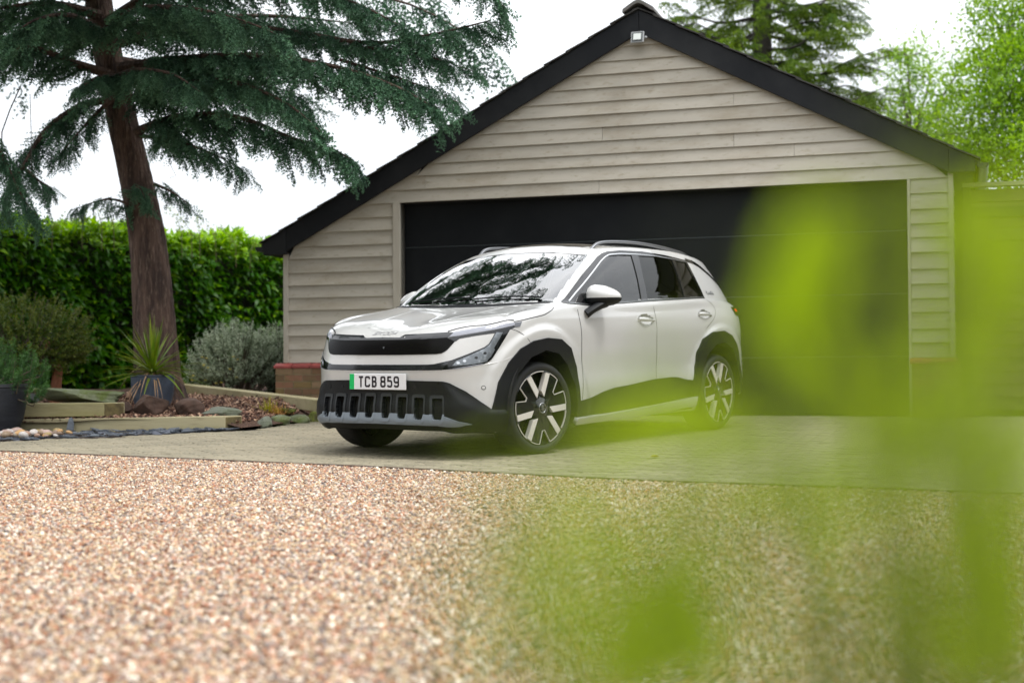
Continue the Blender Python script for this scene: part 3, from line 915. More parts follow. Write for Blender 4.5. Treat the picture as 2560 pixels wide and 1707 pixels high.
for k in range(16):
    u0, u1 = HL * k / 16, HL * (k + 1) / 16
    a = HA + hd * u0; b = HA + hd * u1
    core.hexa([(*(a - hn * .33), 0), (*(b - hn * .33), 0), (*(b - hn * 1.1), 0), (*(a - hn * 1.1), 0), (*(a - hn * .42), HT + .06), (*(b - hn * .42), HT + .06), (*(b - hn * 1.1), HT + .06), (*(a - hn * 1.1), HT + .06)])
P_(core, 'dark_core', mat('hedge_inside', (.02, .022, .012), .95), hedge)
# wispy shoots standing above the hedge
ws = thing('climbing_shoots', 'wispy pale green shoots rising above the hedge top', 'plant', (-4.6, 19.6, 2.3))
tw = MB(); lst = []
for (px, py, h, y) in [(205, 575, .25, 18.3), (255, 578, .33, 18.4), (285, 575, .28, 18.5), (455, 600, .30, 19.6), (500, 605, .34, 19.8), (540, 612, .40, 20.2), (590, 625, .33, 20.5), (625, 632, .25, 20.8), (130, 575, .18, 18.0), (480, 600, .42, 19.4)]:
    b = at(px, py, y); pts = [b + np.array([0, 0, -.25])]
    q = rh.normal(0, .25, 2)
    for k in range(1, 7): pts.append(b + np.array([q[0] * (k / 6) ** 2, q[1] * (k / 6) ** 2, h * k / 6]))
    tw.tube(pts, [.005 - .0006 * k for k in range(7)], 4)
    n = 46; i = rh.integers(1, 7, n); P = np.array(pts)[i] + rh.normal(0, .035, (n, 3)); D = rh.normal(0, 1, (n, 3)) + np.array([0, 0, .3])
    V, Fc = leaf_arrays(P, D, rh.uniform(.03, .06, n), rh.uniform(.014, .026, n), rh); lst.append((V, Fc, np.repeat(rh.uniform(.3, 1, n), 5)))
P_(tw, 'stem', mat('green_stem', (.12, .10, .04), .7), ws)
V, Fc, T = cat_arrays(lst); stuff(P2('leaves', V, Fc, leafmat('shoot_leaf', (.05, .11, .02), (.22, .28, .04), .5, .35), ws, T))

# ------------------------------------------------------------------ silver leaved shrub by the garage corner
def clump_shrub(name, label, cat, centre, rad, n_stem, per, Lr, m, seed, tilt=.6, low=-.2, stem_m=None, tone=(.0, 1.), wid=.4, zscale=1., spread=1.):
    r_ = np.random.default_rng(seed); c = np.array(centre, float); rad = np.array(rad, float)
    t = thing(name, label, cat, (c[0], c[1], c[2] - rad[2] * .9)); lst = []; sm = MB()
    for k in range(n_stem):
        d = r_.normal(size=3); d[2] = abs(d[2]) * 1.1 + low; d /= np.linalg.norm(d)
        tip = c + d * rad * r_.uniform(.78, 1.06); root = np.array([c[0], c[1], c[2] - rad[2] * .85]) + r_.normal(0, .06, 3) * np.array([1, 1, .2])
        ax = d + np.array([0, 0, tilt]); ax /= np.linalg.norm(ax); ln = r_.uniform(.16, .30) * spread
        base = tip - ax * ln
        if k % 5 == 0: sm.tube([root, (root + base) / 2 + np.array([0, 0, -.04]), base, tip], [.010, .007, .004, .002], 4)
        n = per; s = r_.uniform(0, 1, n); P = base + ax * (ln * s)[:, None]
        D = r_.normal(size=(n, 3)); D -= ax * (D @ ax)[:, None]; D /= np.linalg.norm(D, axis=1)[:, None]; D = D + ax * r_.uniform(.2, 1.4, n)[:, None]
        L_ = r_.uniform(*Lr, n) * (1.1 - .5 * s)
        V, Fc = leaf_arrays(P, D, L_, L_ * wid, r_, .15, .1)
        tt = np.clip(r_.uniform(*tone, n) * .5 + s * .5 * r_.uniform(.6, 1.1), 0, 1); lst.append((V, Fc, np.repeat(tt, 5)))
    V, Fc, T = cat_arrays(lst)
    stuff(P2('foliage', V, Fc, m, t, T))
    P_(sm, 'stem', stem_m or mat('shrub_stem', (.10, .075, .05), .85), t)
    return t


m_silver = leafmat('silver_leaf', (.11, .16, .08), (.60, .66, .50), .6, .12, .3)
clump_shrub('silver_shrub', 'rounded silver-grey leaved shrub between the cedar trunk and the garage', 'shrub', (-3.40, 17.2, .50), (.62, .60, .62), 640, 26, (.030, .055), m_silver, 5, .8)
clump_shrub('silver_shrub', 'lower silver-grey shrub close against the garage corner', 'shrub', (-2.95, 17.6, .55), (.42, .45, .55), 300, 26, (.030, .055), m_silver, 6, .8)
yf = MB()
for k in range(14):
    q = at(random.uniform(480, 600), random.uniform(890, 960), 16.62)
    yf.lathe([(.001, 0), (.018, .004), (.016, .008), (.001, .01)], 7, q)
o = yf.obj('yellow_flowers', mat('yellow_petal', (.62, .48, .02), .6), None)
stuff(o)
# brown green bush with a red-barked stem, left
m_bronze = leafmat('bronze_leaf', (.026, .085, .008), (.17, .19, .025), .5, .15, .4)
bb = clump_shrub('bronze_bush', 'dark bronze-green clipped bush on a peeling red-barked stem', 'shrub', (-5.2, 14.9, .86), (.76, .6, .50), 700, 36, (.030, .052), m_bronze, 9, .5, -.75)
st = MB(); b0 = at(138, 985, 14.9); st.tube([b0 + np.array([0, 0, -.12]), b0 + np.array([.01, 0, .1]), b0 + np.array([.03, 0, .26]), b0 + np.array([-.1, 0, .55])], [.062, .058, .052, .035], 12)
P_(st, 'trunk', mat('peeling_bark', lin(140, 88, 60), .85, noise=(9, lin(92, 56, 38), .9), noise2=(25, lin(186, 136, 104), .6, (.55, .65)), stretch=(1, 1, .35), bump=(30, .8, .015)), bb, smooth=True)

# tall ribbed pot with a dwarf pine, far left
tp = at(-28, 1083, 12.9)
pot = thing('ribbed_pot', 'tall dark ribbed planter pot at the left edge beside the pebbles', 'pot', tp)
prof = [(.0, .0), (.235, 0), (.245, .01)]
for k in range(34):
    h = .015 + .40 * k / 34; r = np.interp(h, [0, .12, .25, .42], [.245, .30, .325, .335]); prof += [(r + .003, h + .002), (r + .003, h + .008), (r - .002, h + .0105)]
prof += [(.345, .425), (.345, .45), (.315, .452), (.31, .40), (0, .40)]
m_pot = mat('dark_pot', (.022, .024, .03), .5, noise=(4, (.04, .042, .05), .7), bump=(60, .3, .003))
P_(MB().lathe(prof, 64, tp), 'vessel', m_pot, pot, smooth=True)
m_pine = leafmat('pine_needle', (.014, .055, .012), (.08, .19, .04), .5, .12, .4)
pr = np.random.default_rng(31); lst = []; pt = thing('dwarf_pine', 'bushy green dwarf pine growing in the tall ribbed pot', 'plant', tp + np.array([0, 0, .42])); psm = MB()
for k in range(150):
    d = pr.normal(size=3); d[2] = abs(d[2]) * .8; d /= np.linalg.norm(d)
    tip = tp + np.array([.05, 0, .42]) + d * np.array([.56, .45, .62]) * pr.uniform(.45, 1.02); ax = d * .5 + np.array([0, 0, 1.]); ax /= np.linalg.norm(ax)
    ln = pr.uniform(.10, .19); base = tip - ax * ln
    if k % 6 == 0: psm.tube([tp + np.array([0, 0, .40]), base + np.array([0, 0, -.05]), tip], [.012, .006, .003], 4)
    n = 110; s = pr.uniform(0, 1, n); P = base + ax * (ln * s)[:, None]; D = pr.normal(size=(n, 3)) + ax * .9
    L_ = pr.uniform(.03, .05, n); V, Fc = leaf_arrays(P, D, L_, np.full(n, .0045), pr, .1, .05); lst.append((V, Fc, np.repeat(np.clip(s * .7 + pr.uniform(0, .4, n), 0, 1), 5)))
V, Fc, T = cat_arrays(lst); stuff(P2('needles', V, Fc, m_pine, pt, T)); P_(psm, 'stem', mat('shrub_stem', (.1, .075, .05), .85), pt)

# cordyline in a slate-grey pot
cp = at(382, 1012, 14.05)
cpot = thing('slate_grey_pot', 'round slate-grey textured pot standing behind the brown boulders', 'pot', cp)
prof = [(0, 0), (.165, 0), (.175, .01)]
for k in range(22):
    h = .015 + .26 * k / 22; r = np.interp(h, [0, .1, .2, .29], [.175, .203, .212, .213]); prof += [(r + .002, h + .003), (r + .0015, h + .008), (r - .001, h + .011)]
prof += [(.218, .285), (.216, .30), (.196, .30), (.192, .26), (0, .26)]
P_(MB().lathe(prof, 56, cp), 'vessel', mat('slate_pot', lin(66, 76, 92), .55, noise=(6, lin(48, 56, 70), .8), bump=(50, .3, .003)), cpot, smooth=True)
cor = thing('cordyline', 'spiky green cordyline with drooping dry lower leaves in the grey pot', 'plant', cp + np.array([0, 0, .26]))
cr_ = np.random.default_rng(77)
m_cord = mat('cordyline_blade', (.11, .20, .012), .4, noise=(3, (.27, .31, .03), .8), var=.25, trans=.2)
m_dry = mat('dry_blade', lin(158, 128, 98), .8, var=.15, noise=(8, lin(120, 92, 70), .7))


def blade(root, az, el, L, w, droop, m, name):
    d = np.array([math.cos(az) * math.cos(el), math.sin(az) * math.cos(el), math.sin(el)]); sd = np.array([-math.sin(az), math.cos(az), 0.])
    vs = []; n = 9
    for k in range(n):
        t = k / (n - 1); p = root + d * L * t + np.array([0, 0, -droop * L * t * t])
        ww = w * (.55 + 1.1 * t if t < .4 else 1.0 - (t - .4) / .6) * .5 + .0006
        vs += [p + sd * ww, p - np.array([0, 0, ww * .5]), p - sd * ww]
    fs = []
    for k in range(n - 1):
        for j in (0, 1): fs.append((3 * k + j, 3 * k + j + 1, 3 * k + j + 4, 3 * k + j + 3))
    o = MB().add(vs, fs).obj(name, m, None, smooth=True, fix=False); o.parent = cor; o.matrix_parent_inverse = Matrix.Translation(-cor.location)


r0 = cp + np.array([.0, 0, .33])
for k in range(84):
    el = R(cr_.uniform(-5, 88)) if k > 14 else R(cr_.uniform(52, 86)); az = cr_.uniform(0, 6.28)
    blade(r0 + cr_.normal(0, .012, 3), az, el, cr_.uniform(.46, .68) + (.05 if el < .5 else 0), cr_.uniform(.022, .032), (.10 + .30 * (1 - el / 1.5)) * cr_.uniform(.4, 1.2), m_cord, 'leaf')
for az, el, L in ((3.1, .10, .62), (3.25, .24, .58), (3.0, -.04, .60), (.05, .12, .62), (-.1, -.02, .56), (3.3, -.15, .5), (2.9, .45, .55), (.3, .3, .5)):
    blade(r0, az, el, L, .024, .12, m_cord, 'leaf')
for k in range(26):
    blade(r0 - np.array([0, 0, .04]), cr_.uniform(0, 6.28), R(cr_.uniform(5, 50)), cr_.uniform(.40, .58), .015, cr_.uniform(.75, 1.25), m_dry, 'dry_leaf')
P_(MB().tube([cp + np.array([0, 0, .25]), r0], [.035, .028], 8), 'stem', m_dry, cor)

# tufts of ornamental grass
for (px, py, lab, c1, n_, sp_) in ((668, 1026, 'upright tuft of yellow-green grass in the bark mulch', (.26, .25, .03), 90, .5), (692, 1030, 'low tuft of dry orange grass beside the mossy flat rock', (.36, .20, .06), 110, 1.1)):
    g0 = at(px, py, 14.05); gt = thing('grass_tuft', lab, 'plant', g0); lst = []; gr = np.random.default_rng(int(px))
    for k in range(n_):
        az = gr.uniform(0, 6.28); el = R(gr.uniform(25, 85)); L = gr.uniform(.1, .27); w = .004; dr = gr.uniform(.2, .9) * sp_
        d = np.array([math.cos(az) * math.cos(el), math.sin(az) * math.cos(el), math.sin(el)]); sd = np.array([-math.sin(az), math.cos(az), 0.]); ro = g0 + np.array([gr.normal(0, .04), gr.normal(0, .04), -.02])
        v = []
        for q in range(5):
            t = q / 4; p = ro + d * L * t + np.array([0, 0, -dr * L * t * t]); v += [p + sd * w * (1 - .9 * t), p - sd * w * (1 - .9 * t)]
        lst.append((np.array(v), np.array([[2 * q, 2 * q + 1, 2 * q + 3, 2 * q + 2] for q in range(4)]), np.full(10, gr.random())))
    V, Fc, T = cat_arrays(lst); stuff(P2('blades', V, Fc, leafmat('grass_%d' % px, c1, tuple(min(1, q * 1.7) for q in c1), .6, .3), gt, T))
# ------------------------------------------------------------------ conifer sprays
def spray_template(seed, L=.72, nodes=13, tw=.30, droop=.35, needle=.040, per=6, tufts=7, flat=.45, wid=.016):
    """a drooping twig with side twiglets, all set with needle tufts; along +x, hanging to -z"""
    r_ = np.random.default_rng(seed); P = []; D = []; tone = []; Ls = []
    def put(p, ax, n, t):
        for _ in range(n):
            d = r_.normal(size=3); d[2] *= .8; d = d / np.linalg.norm(d) + ax * .35
            P.append(p); D.append(d); Ls.append(needle * r_.uniform(.7, 1.2)); tone.append(t + r_.uniform(-.15, .15))
    for i in range(nodes):
        t = (i + .5) / nodes; p = np.array([L * t, .02 * math.sin(5 * t + seed), -droop * L * t * t]); ax = np.array([1, 0, -2 * droop * t]); ax /= np.linalg.norm(ax)
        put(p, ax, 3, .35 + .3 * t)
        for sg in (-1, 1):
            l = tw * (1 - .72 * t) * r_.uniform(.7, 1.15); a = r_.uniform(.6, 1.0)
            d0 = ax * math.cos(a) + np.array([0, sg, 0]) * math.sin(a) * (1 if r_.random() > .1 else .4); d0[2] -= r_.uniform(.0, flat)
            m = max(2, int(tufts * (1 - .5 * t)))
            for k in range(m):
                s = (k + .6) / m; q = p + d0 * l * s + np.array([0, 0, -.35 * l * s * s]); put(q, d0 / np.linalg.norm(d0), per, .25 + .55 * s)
    P = np.array(P); D = np.array(D); D /= np.linalg.norm(D, axis=1)[:, None]; Ls = np.array(Ls); n = len(P)
    d, a, b = frames(D, r_)
    V = np.stack([P + a * wid / 2, P - a * wid / 2, P + d * Ls[:, None]], 1).reshape(-1, 3); Fc = np.arange(3 * n).reshape(-1, 3)
    return V, Fc, np.repeat(np.clip(tone, 0, 1), 3)


def place(tpl, p, d, roll, s):
    """template with its x axis turned along d, its z axis as near up as can be"""
    d = d / np.linalg.norm(d); up = np.array([0, 0, 1.]); y = np.cross(up, d)
    if np.linalg.norm(y) < .1: y = np.array([0, 1., 0])
    y /= np.linalg.norm(y); z = np.cross(d, y); y, z = y * math.cos(roll) + z * math.sin(roll), z * math.cos(roll) - y * math.sin(roll)
    return tpl[0] @ np.stack([d, y, z]) * s + p, tpl[1], np.clip(tpl[2] * random.uniform(.55, 1.25) + random.uniform(-.18, .12), 0, 1)


def curve(pts, n):
    """smooth curve through points"""
    pts = np.array(pts, float); k = len(pts); t = np.linspace(0, k - 1, n); out = []
    for q in t:
        i = min(int(q), k - 2); f = q - i; p0 = pts[max(i - 1, 0)]; p1 = pts[i]; p2 = pts[i + 1]; p3 = pts[min(i + 2, k - 1)]
        out.append(.5 * ((2 * p1) + (-p0 + p2) * f + (2 * p0 - 5 * p1 + 4 * p2 - p3) * f * f + (-p0 + 3 * p1 - 3 * p2 + p3) * f ** 3))
    return np.array(out)


def arclen(c): return np.r_[0, np.cumsum(np.linalg.norm(np.diff(c, axis=0), axis=1))]


cr5 = np.random.default_rng(5)
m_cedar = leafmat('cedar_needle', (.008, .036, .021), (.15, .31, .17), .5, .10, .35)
m_bark = mat('cedar_bark', lin(96, 76, 66), .92, noise=(7, lin(58, 44, 40), .9, (.42, .58)), noise2=(26, lin(136, 116, 100), .6, (.52, .66)), stretch=(1.6, 1.6, .28), bump=(16, 1., .05))
cedar = thing('cedar_tree', 'big blue-green cedar with a leaning brown trunk and drooping sprays', 'tree', (-3.86, 15.2, .1))
tr_pts = [at(398, 1000, 15.2), at(392, 930, 15.2), at(384, 800, 15.2), at(374, 650, 15.2), at(358, 530, 15.2), at(330, 400, 15.2), at(300, 270, 15.2), at(268, 120, 15.2), at(238, -60, 15.2), at(205, -400, 15.2), at(180, -900, 15.2), at(170, -1500, 15.2)]
tr = curve(tr_pts, 260)
mb = MB(); nseg = 110; nr_ = len(tr)
rad = np.interp(np.linspace(0, 1, nr_), [0, .09, .18, .27, .36, .45, .54, .63, .72, .82, .91, 1], [.31, .245, .222, .20, .186, .172, .162, .152, .14, .12, .085, .04])
for i, p in enumerate(tr):
    for j in range(nseg):
        w = 2 * math.pi * j / nseg; a_ = math.cos(w) * 3.2; b_ = math.sin(w) * 3.2; q_ = bnoise.noise(Vector((a_ * 2.6, b_ * 2.6, p[2] * 3.2))); q2 = bnoise.noise(Vector((a_ * 6, b_ * 6, p[2] * 7)))
        rr = rad[i] * (1 + .03 * math.sin(3 * w + i * .03) + .10 * (min(.30, abs(q_)) - .15) + .045 * q2)
        mb.v.append((p[0] + rr * math.cos(w), p[1] + rr * math.sin(w), p[2]))
for i in range(nr_ - 1):
    for j in range(nseg): mb.f.append((i * nseg + j, i * nseg + (j + 1) % nseg, (i + 1) * nseg + (j + 1) % nseg, (i + 1) * nseg + j))
P_(mb, 'trunk', m_bark, cedar, smooth='all')
TPL = [spray_template(200 + k) for k in range(7)]
TPS = [spray_template(260 + k, L=.42, nodes=9, tw=.20, droop=.5, tufts=5) for k in range(4)]
TPB = [spray_template(300 + k, L=1.3, nodes=12, tw=.62, droop=.3, needle=.06, per=5, tufts=6, wid=.035) for k in range(4)]
limbs = [  # (pixel path with distance, start of foliage 0..1, spacing m, spray scale, small sprays?)
    ([(345, 520, 15.1), (270, 498, 14.9), (175, 528, 14.7)], .1, .07, .55, 1, .02),
    ([(385, 460, 15.0), (430, 480, 14.9), (478, 515, 14.8)], .1, .07, .5, 1, .02),
    ([(330, 480, 15.0), (350, 470, 14.8), (370, 520, 14.7)], .1, .06, .5, 1, .015),
    ([(340, 330, 15.0), (450, 292, 14.6), (590, 292, 14.1), (730, 345, 13.7), (830, 372, 13.5), (885, 405, 13.4)], .10, .075, .85, 0, .05),
    ([(345, 340, 15.0), (430, 350, 14.6), (520, 380, 14.2), (610, 425, 14.0)], .2, .09, .6, 0, .03),
    ([(320, 250, 15.0), (430, 215, 14.5), (580, 205, 14.0), (720, 262, 13.5), (800, 330, 13.2)], .08, .08, .8, 0, .05),
    ([(300, 170, 15.0), (450, 150, 14.6), (650, 140, 14.0), (830, 165, 13.5), (980, 212, 13.2), (1090, 272, 13.0)], .12, .07, .85, 0, .06),
    ([(290, 110, 15.0), (480, 60, 14.6), (720, 80, 14.0), (920, 108, 13.6), (1075, 88, 13.3), (1225, 52, 13.0)], .15, .075, .72, 0, .06),
    ([(900, 120, 13.6), (1020, 130, 13.4), (1130, 160, 13.2), (1200, 186, 13.1)], .1, .075, .6, 0, .02),
    ([(850, 150, 13.6), (980, 190, 13.4), (1080, 225, 13.2), (1145, 258, 13.1)], .1, .075, .6, 0, .02),
    ([(285, 190, 15.0), (190, 160, 14.9), (70, 120, 14.6), (-80, 150, 14.3)], .15, .10, .8, 0, .06),
    ([(300, 250, 15.1), (210, 262, 14.9), (120, 320, 14.6), (60, 410, 14.3), (10, 500, 14.1)], .12, .075, .72, 0, .05),
    ([(290, 240, 14.9), (235, 290, 14.7), (185, 345, 14.5), (150, 385, 14.4)], .2, .08, .6, 0, .03),
    ([(60, 420, 14.3), (95, 450, 14.2), (130, 470, 14.1)], .1, .08, .55, 0, .02),
    ([(-40, 300, 14.2), (20, 420, 14.0), (60, 500, 13.9), (95, 540, 13.9)], .1, .09, .7, 0, .03),
    ([(262, 60, 15.0), (440, -40, 14.5), (680, -60, 13.8), (880, 5, 13.5), (1010, 70, 13.3)], .15, .09, .8, 0, .06),
    ([(250, 40, 15.0), (120, 10, 14.6), (-60, 30, 14.2)], .1, .10, .9, 0, .06),
    ([(300, 190, 14.8), (345, 175, 14.1), (430, 185, 13.6), (500, 230, 13.3)], .1, .08, .62, 0, .04),
    ([(285, 190, 14.8), (240, 195, 14.1), (195, 225, 13.6)], .05, .07, .55, 0, .03),
    ([(270, 100, 14.8), (330, 30, 14.0), (460, 20, 13.4), (600, 50, 13.0), (700, 90, 12.8)], .1, .10, .8, 0, .05),
    ([(265, 90, 14.8), (180, 40, 14.0), (90, 50, 13.4), (30, 90, 13.2)], .1, .10, .8, 0, .05),
    ([(240, -80, 15.0), (600, -220, 14.0), (950, -170, 13.4), (1180, -60, 13.0), (1260, 20, 12.9)], .2, .12, .8, 0, .06),
    ([(262, 60, 15.3), (420, 60, 15.9), (650, 40, 16.4), (900, 60, 16.8)], .1, .11, 1.0, 0, .06),
    ([(290, 150, 15.3), (430, 170, 15.8), (600, 200, 16.2), (760, 240, 16.5)], .1, .11, 1.0, 0, .05),
    ([(262, 60, 15.3), (150, 70, 15.9), (0, 100, 16.4)], .1, .11, 1.0, 0, .05),
]
lst = []; br = MB()
for path, f0, spc, sc_, small, r0_ in limbs:
    c = curve([at(*q) for q in path], 24); al = arclen(c); LL = al[-1]
    br.tube(c, [max(.004, r0_ * (1 - .9 * a / LL)) for a in al], 6, caps=False)
    s = f0 * LL; k = 0
    while s < LL:
        p = np.array([np.interp(s, al, c[:, i]) for i in range(3)]); i = min(int(np.searchsorted(al, s)), len(c) - 1); tg = c[i] - c[max(i - 1, 0)]; tg /= np.linalg.norm(tg) + 1e-9
        sd = np.cross(tg, np.array([0, 0, 1.])); sd /= np.linalg.norm(sd) + 1e-9
        for sg in (-1, 1):
            f = s / LL; d = tg * cr5.uniform(.45, .9) + sd * sg * cr5.uniform(.35, .9) * (1 - .45 * f) + np.array([0, 0, cr5.uniform(-.55, .06)])
            tp_ = (TPS if small else TPL)[cr5.integers(0, 4 if small else 7)]
            lst.append(place(tp_, p + cr5.normal(0, .02, 3), d, cr5.normal(0, .35), sc_ * cr5.uniform(.6, 1.12) * (1.05 - .4 * f)))
        if cr5.random() < .6:
            lst.append(place(TPS[cr5.integers(0, 4)], p, np.array([tg[0] * .5, tg[1] * .5, -.8]), cr5.uniform(0, 6), sc_ * 1.0))
        s += spc * cr5.uniform(.7, 1.3); k += 1
    lst.append(place(TPS[0] if small else TPL[1], c[-1] - tg * .1, tg, 0, sc_ * .55))
# the crown above the picture, seen only as shade and reflection
for k in range(38):
    z = 4.6 + 5.2 * (k / 38) ** 1.1; az = k * 2.399 + .3; i = int(np.argmin(abs(tr[:, 2] - z))); p0 = tr[i]
    L = np.interp(z, [4, 6, 10], [4.6, 4.4, 1.6]) * cr5.uniform(.8, 1.1)
    if math.cos(az) > .2: L *= 1.12
    c = curve([p0, p0 + np.array([math.cos(az) * L * .4, math.sin(az) * L * .4, .25]), p0 + np.array([math.cos(az) * L * .75, math.sin(az) * L * .75, .15]), p0 + np.array([math.cos(az) * L, math.sin(az) * L, -.35])], 14); al = arclen(c)
    br.tube(c, [max(.006, .05 * (1 - .9 * a / al[-1])) for a in al], 5, caps=False)
    s = .3 * al[-1]; thin = 1. if math.cos(az) > .2 else .62
    while s < al[-1]:
        p = np.array([np.interp(s, al, c[:, i]) for i in range(3)]); i = min(int(np.searchsorted(al, s)), len(c) - 1); tg = c[i] - c[max(i - 1, 0)]; tg /= np.linalg.norm(tg) + 1e-9
        sd = np.cross(tg, np.array([0, 0, 1.]))
        for sg in (-1, 1):
            d = tg * cr5.uniform(.5, .9) + sd * sg * cr5.uniform(.4, .9) + np.array([0, 0, cr5.uniform(-.45, .05)])
            lst.append(place(TPB[cr5.integers(0, 4)], p, d, cr5.normal(0, .3), cr5.uniform(.45, .8)))
        s += cr5.uniform(.26, .46) * thin
for k in range(20):  # extra limbs towards the camera, added to shade the garage's left pier
    az = R(-128 + 84 * ((k * .618) % 1)); z = 4.5 + 2.6 * k / 20; i = int(np.argmin(abs(tr[:, 2] - z))); p0 = tr[i]; L = cr5.uniform(3.2, 4.6)
    c = curve([p0, p0 + np.array([math.cos(az) * L * .4, math.sin(az) * L * .4, .3]), p0 + np.array([math.cos(az) * L * .75, math.sin(az) * L * .75, .25]), p0 + np.array([math.cos(az) * L, math.sin(az) * L, .1])], 14); al = arclen(c)
    br.tube(c, [max(.006, .05 * (1 - .9 * a / al[-1])) for a in al], 5, caps=False); s = .25 * al[-1]
    while s < al[-1]:
        p = np.array([np.interp(s, al, c[:, i]) for i in range(3)]); i = min(int(np.searchsorted(al, s)), len(c) - 1); tg = c[i] - c[max(i - 1, 0)]; tg /= np.linalg.norm(tg) + 1e-9; sd = np.cross(tg, np.array([0, 0, 1.]))
        for sg in (-1, 1): lst.append(place(TPB[cr5.integers(0, 4)], p, tg * cr5.uniform(.4, .9) + sd * sg * cr5.uniform(.5, 1.) + np.array([0, 0, cr5.uniform(-.3, .08)]), cr5.normal(0, .3), cr5.uniform(.5, .85)))
        s += cr5.uniform(.2, .34)
V, Fc, T = cat_arrays(lst)
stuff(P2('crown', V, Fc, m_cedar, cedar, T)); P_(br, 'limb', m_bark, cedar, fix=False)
# thin cables and bare twigs near the cedar, far left
cb = MB()
cb.tube([at(75, 235, 14.3), at(78, 330, 14.3), at(79, 455, 14.3)], .004, 5); cb.tube([at(52, 215, 14.3), at(25, 275, 14.3), at(5, 330, 14.3), at(4, 380, 14.3)], .007, 5)
for pth in ([(430, 345), (452, 380), (478, 405), (500, 415)], [(425, 410), (440, 440), (425, 445)], [(400, 385), (420, 372), (440, 375)]):
    cb.tube([at(x, y, 14.8) for x, y in pth], .0025, 4)
P_(cb, 'twig', mat('dead_twig', (.09, .08, .075), .8), cedar, fix=False)

# ------------------------------------------------------------------ trees behind the garage
m_con2 = leafmat('cypress_leaf', (.022, .07, .012), (.23, .33, .02), .55, .2, .3)
con = thing('conifer_tree', 'tall layered conifer with yellow-green tips behind the garage roof', 'tree', (5.6, 29, .3))
c_t = at(1905, 100, 29.0); tb = MB(); tb.tube([np.array([c_t[0], 29, .2]), c_t, np.array([c_t[0] - .05, 29, 13])], [.32, .2, .05], 10)
P_(tb, 'trunk', mat('dark_bark', (.05, .042, .036), .9, bump=(20, .8, .03)), con)
TPC = [spray_template(400 + k, L=1.5, nodes=12, tw=.65, droop=.28, needle=.10, per=4, tufts=6, flat=.6, wid=.05) for k in range(4)]
lst = []; br = MB(); r7 = np.random.default_rng(17)
for k in range(80):
    z = 4.0 + 8.0 * k / 80; az = k * 2.399; L = np.interp(z, [4, 7, 12], [2.9, 2.5, .6]) * r7.uniform(.7, 1.15)
    p0 = np.array([c_t[0], 29, z]); c = curve([p0, p0 + np.array([math.cos(az) * L * .5, math.sin(az) * L * .5, -.15]), p0 + np.array([math.cos(az) * L, math.sin(az) * L, .12])], 10); al = arclen(c)
    br.tube(c, [.05 * (1 - .85 * a / al[-1]) for a in al], 5, caps=False); s = .25 * al[-1]
    while s < al[-1]:
        p = np.array([np.interp(s, al, c[:, i]) for i in range(3)]); i = min(int(np.searchsorted(al, s)), 9); tg = c[i] - c[max(i - 1, 0)]; tg /= np.linalg.norm(tg) + 1e-9; sd = np.cross(tg, np.array([0, 0, 1.]))
        for sg in (-1, 1):
            lst.append(place(TPC[r7.integers(0, 4)], p, tg * r7.uniform(.5, 1) + sd * sg * r7.uniform(.2, .8) + np.array([0, 0, r7.uniform(-.35, .1)]), r7.normal(0, .3), r7.uniform(.35, .62)))
        s += r7.uniform(.25, .5)
for path in ([(1905, 210, 29), (2040, 190, 28.4), (2130, 150, 28), (2215, 118, 27.8)], [(1905, 90, 29), (2000, 60, 28.5), (2090, 50, 28.2), (2125, 36, 28)], [(1905, 250, 29), (2050, 230, 28.4), (2120, 215, 28), (2185, 240, 28)],
             [(1905, 60, 29), (2010, 20, 28.5), (2110, 5, 28.2)], [(1905, 130, 29), (1800, 90, 28.6), (1740, 60, 28.4), (1700, 70, 28.2)], [(1905, 160, 29), (1990, 150, 28.4), (2060, 110, 28), (2090, 95, 28)]):
    c = curve([at(*q) for q in path], 14); al = arclen(c); br.tube(c, [max(.01, .05 * (1 - .9 * a / al[-1])) for a in al], 5, caps=False); s = .2 * al[-1]
    while s < al[-1]:
        p = np.array([np.interp(s, al, c[:, i]) for i in range(3)]); i = min(int(np.searchsorted(al, s)), 13); tg = c[i] - c[max(i - 1, 0)]; tg /= np.linalg.norm(tg) + 1e-9; sd = np.cross(tg, np.array([0, 0, 1.]))
        for sg in (-1, 1): lst.append(place(TPC[r7.integers(0, 4)], p, tg + sd * sg * r7.uniform(.1, .7) + np.array([0, 0, r7.uniform(-.4, .0)]), r7.normal(0, .3), r7.uniform(.3, .5)))
        s += r7.uniform(.14, .26)
V, Fc, T = cat_arrays(lst); stuff(P2('crown', V, Fc, m_con2, con, T)); P_(br, 'limb', mat('dark_bark', (.05, .04, .03), .9), con, fix=False)

m_dec = leafmat('tree_leaf', (.07, .17, .012), (.36, .54, .03), .5, .45, .35)


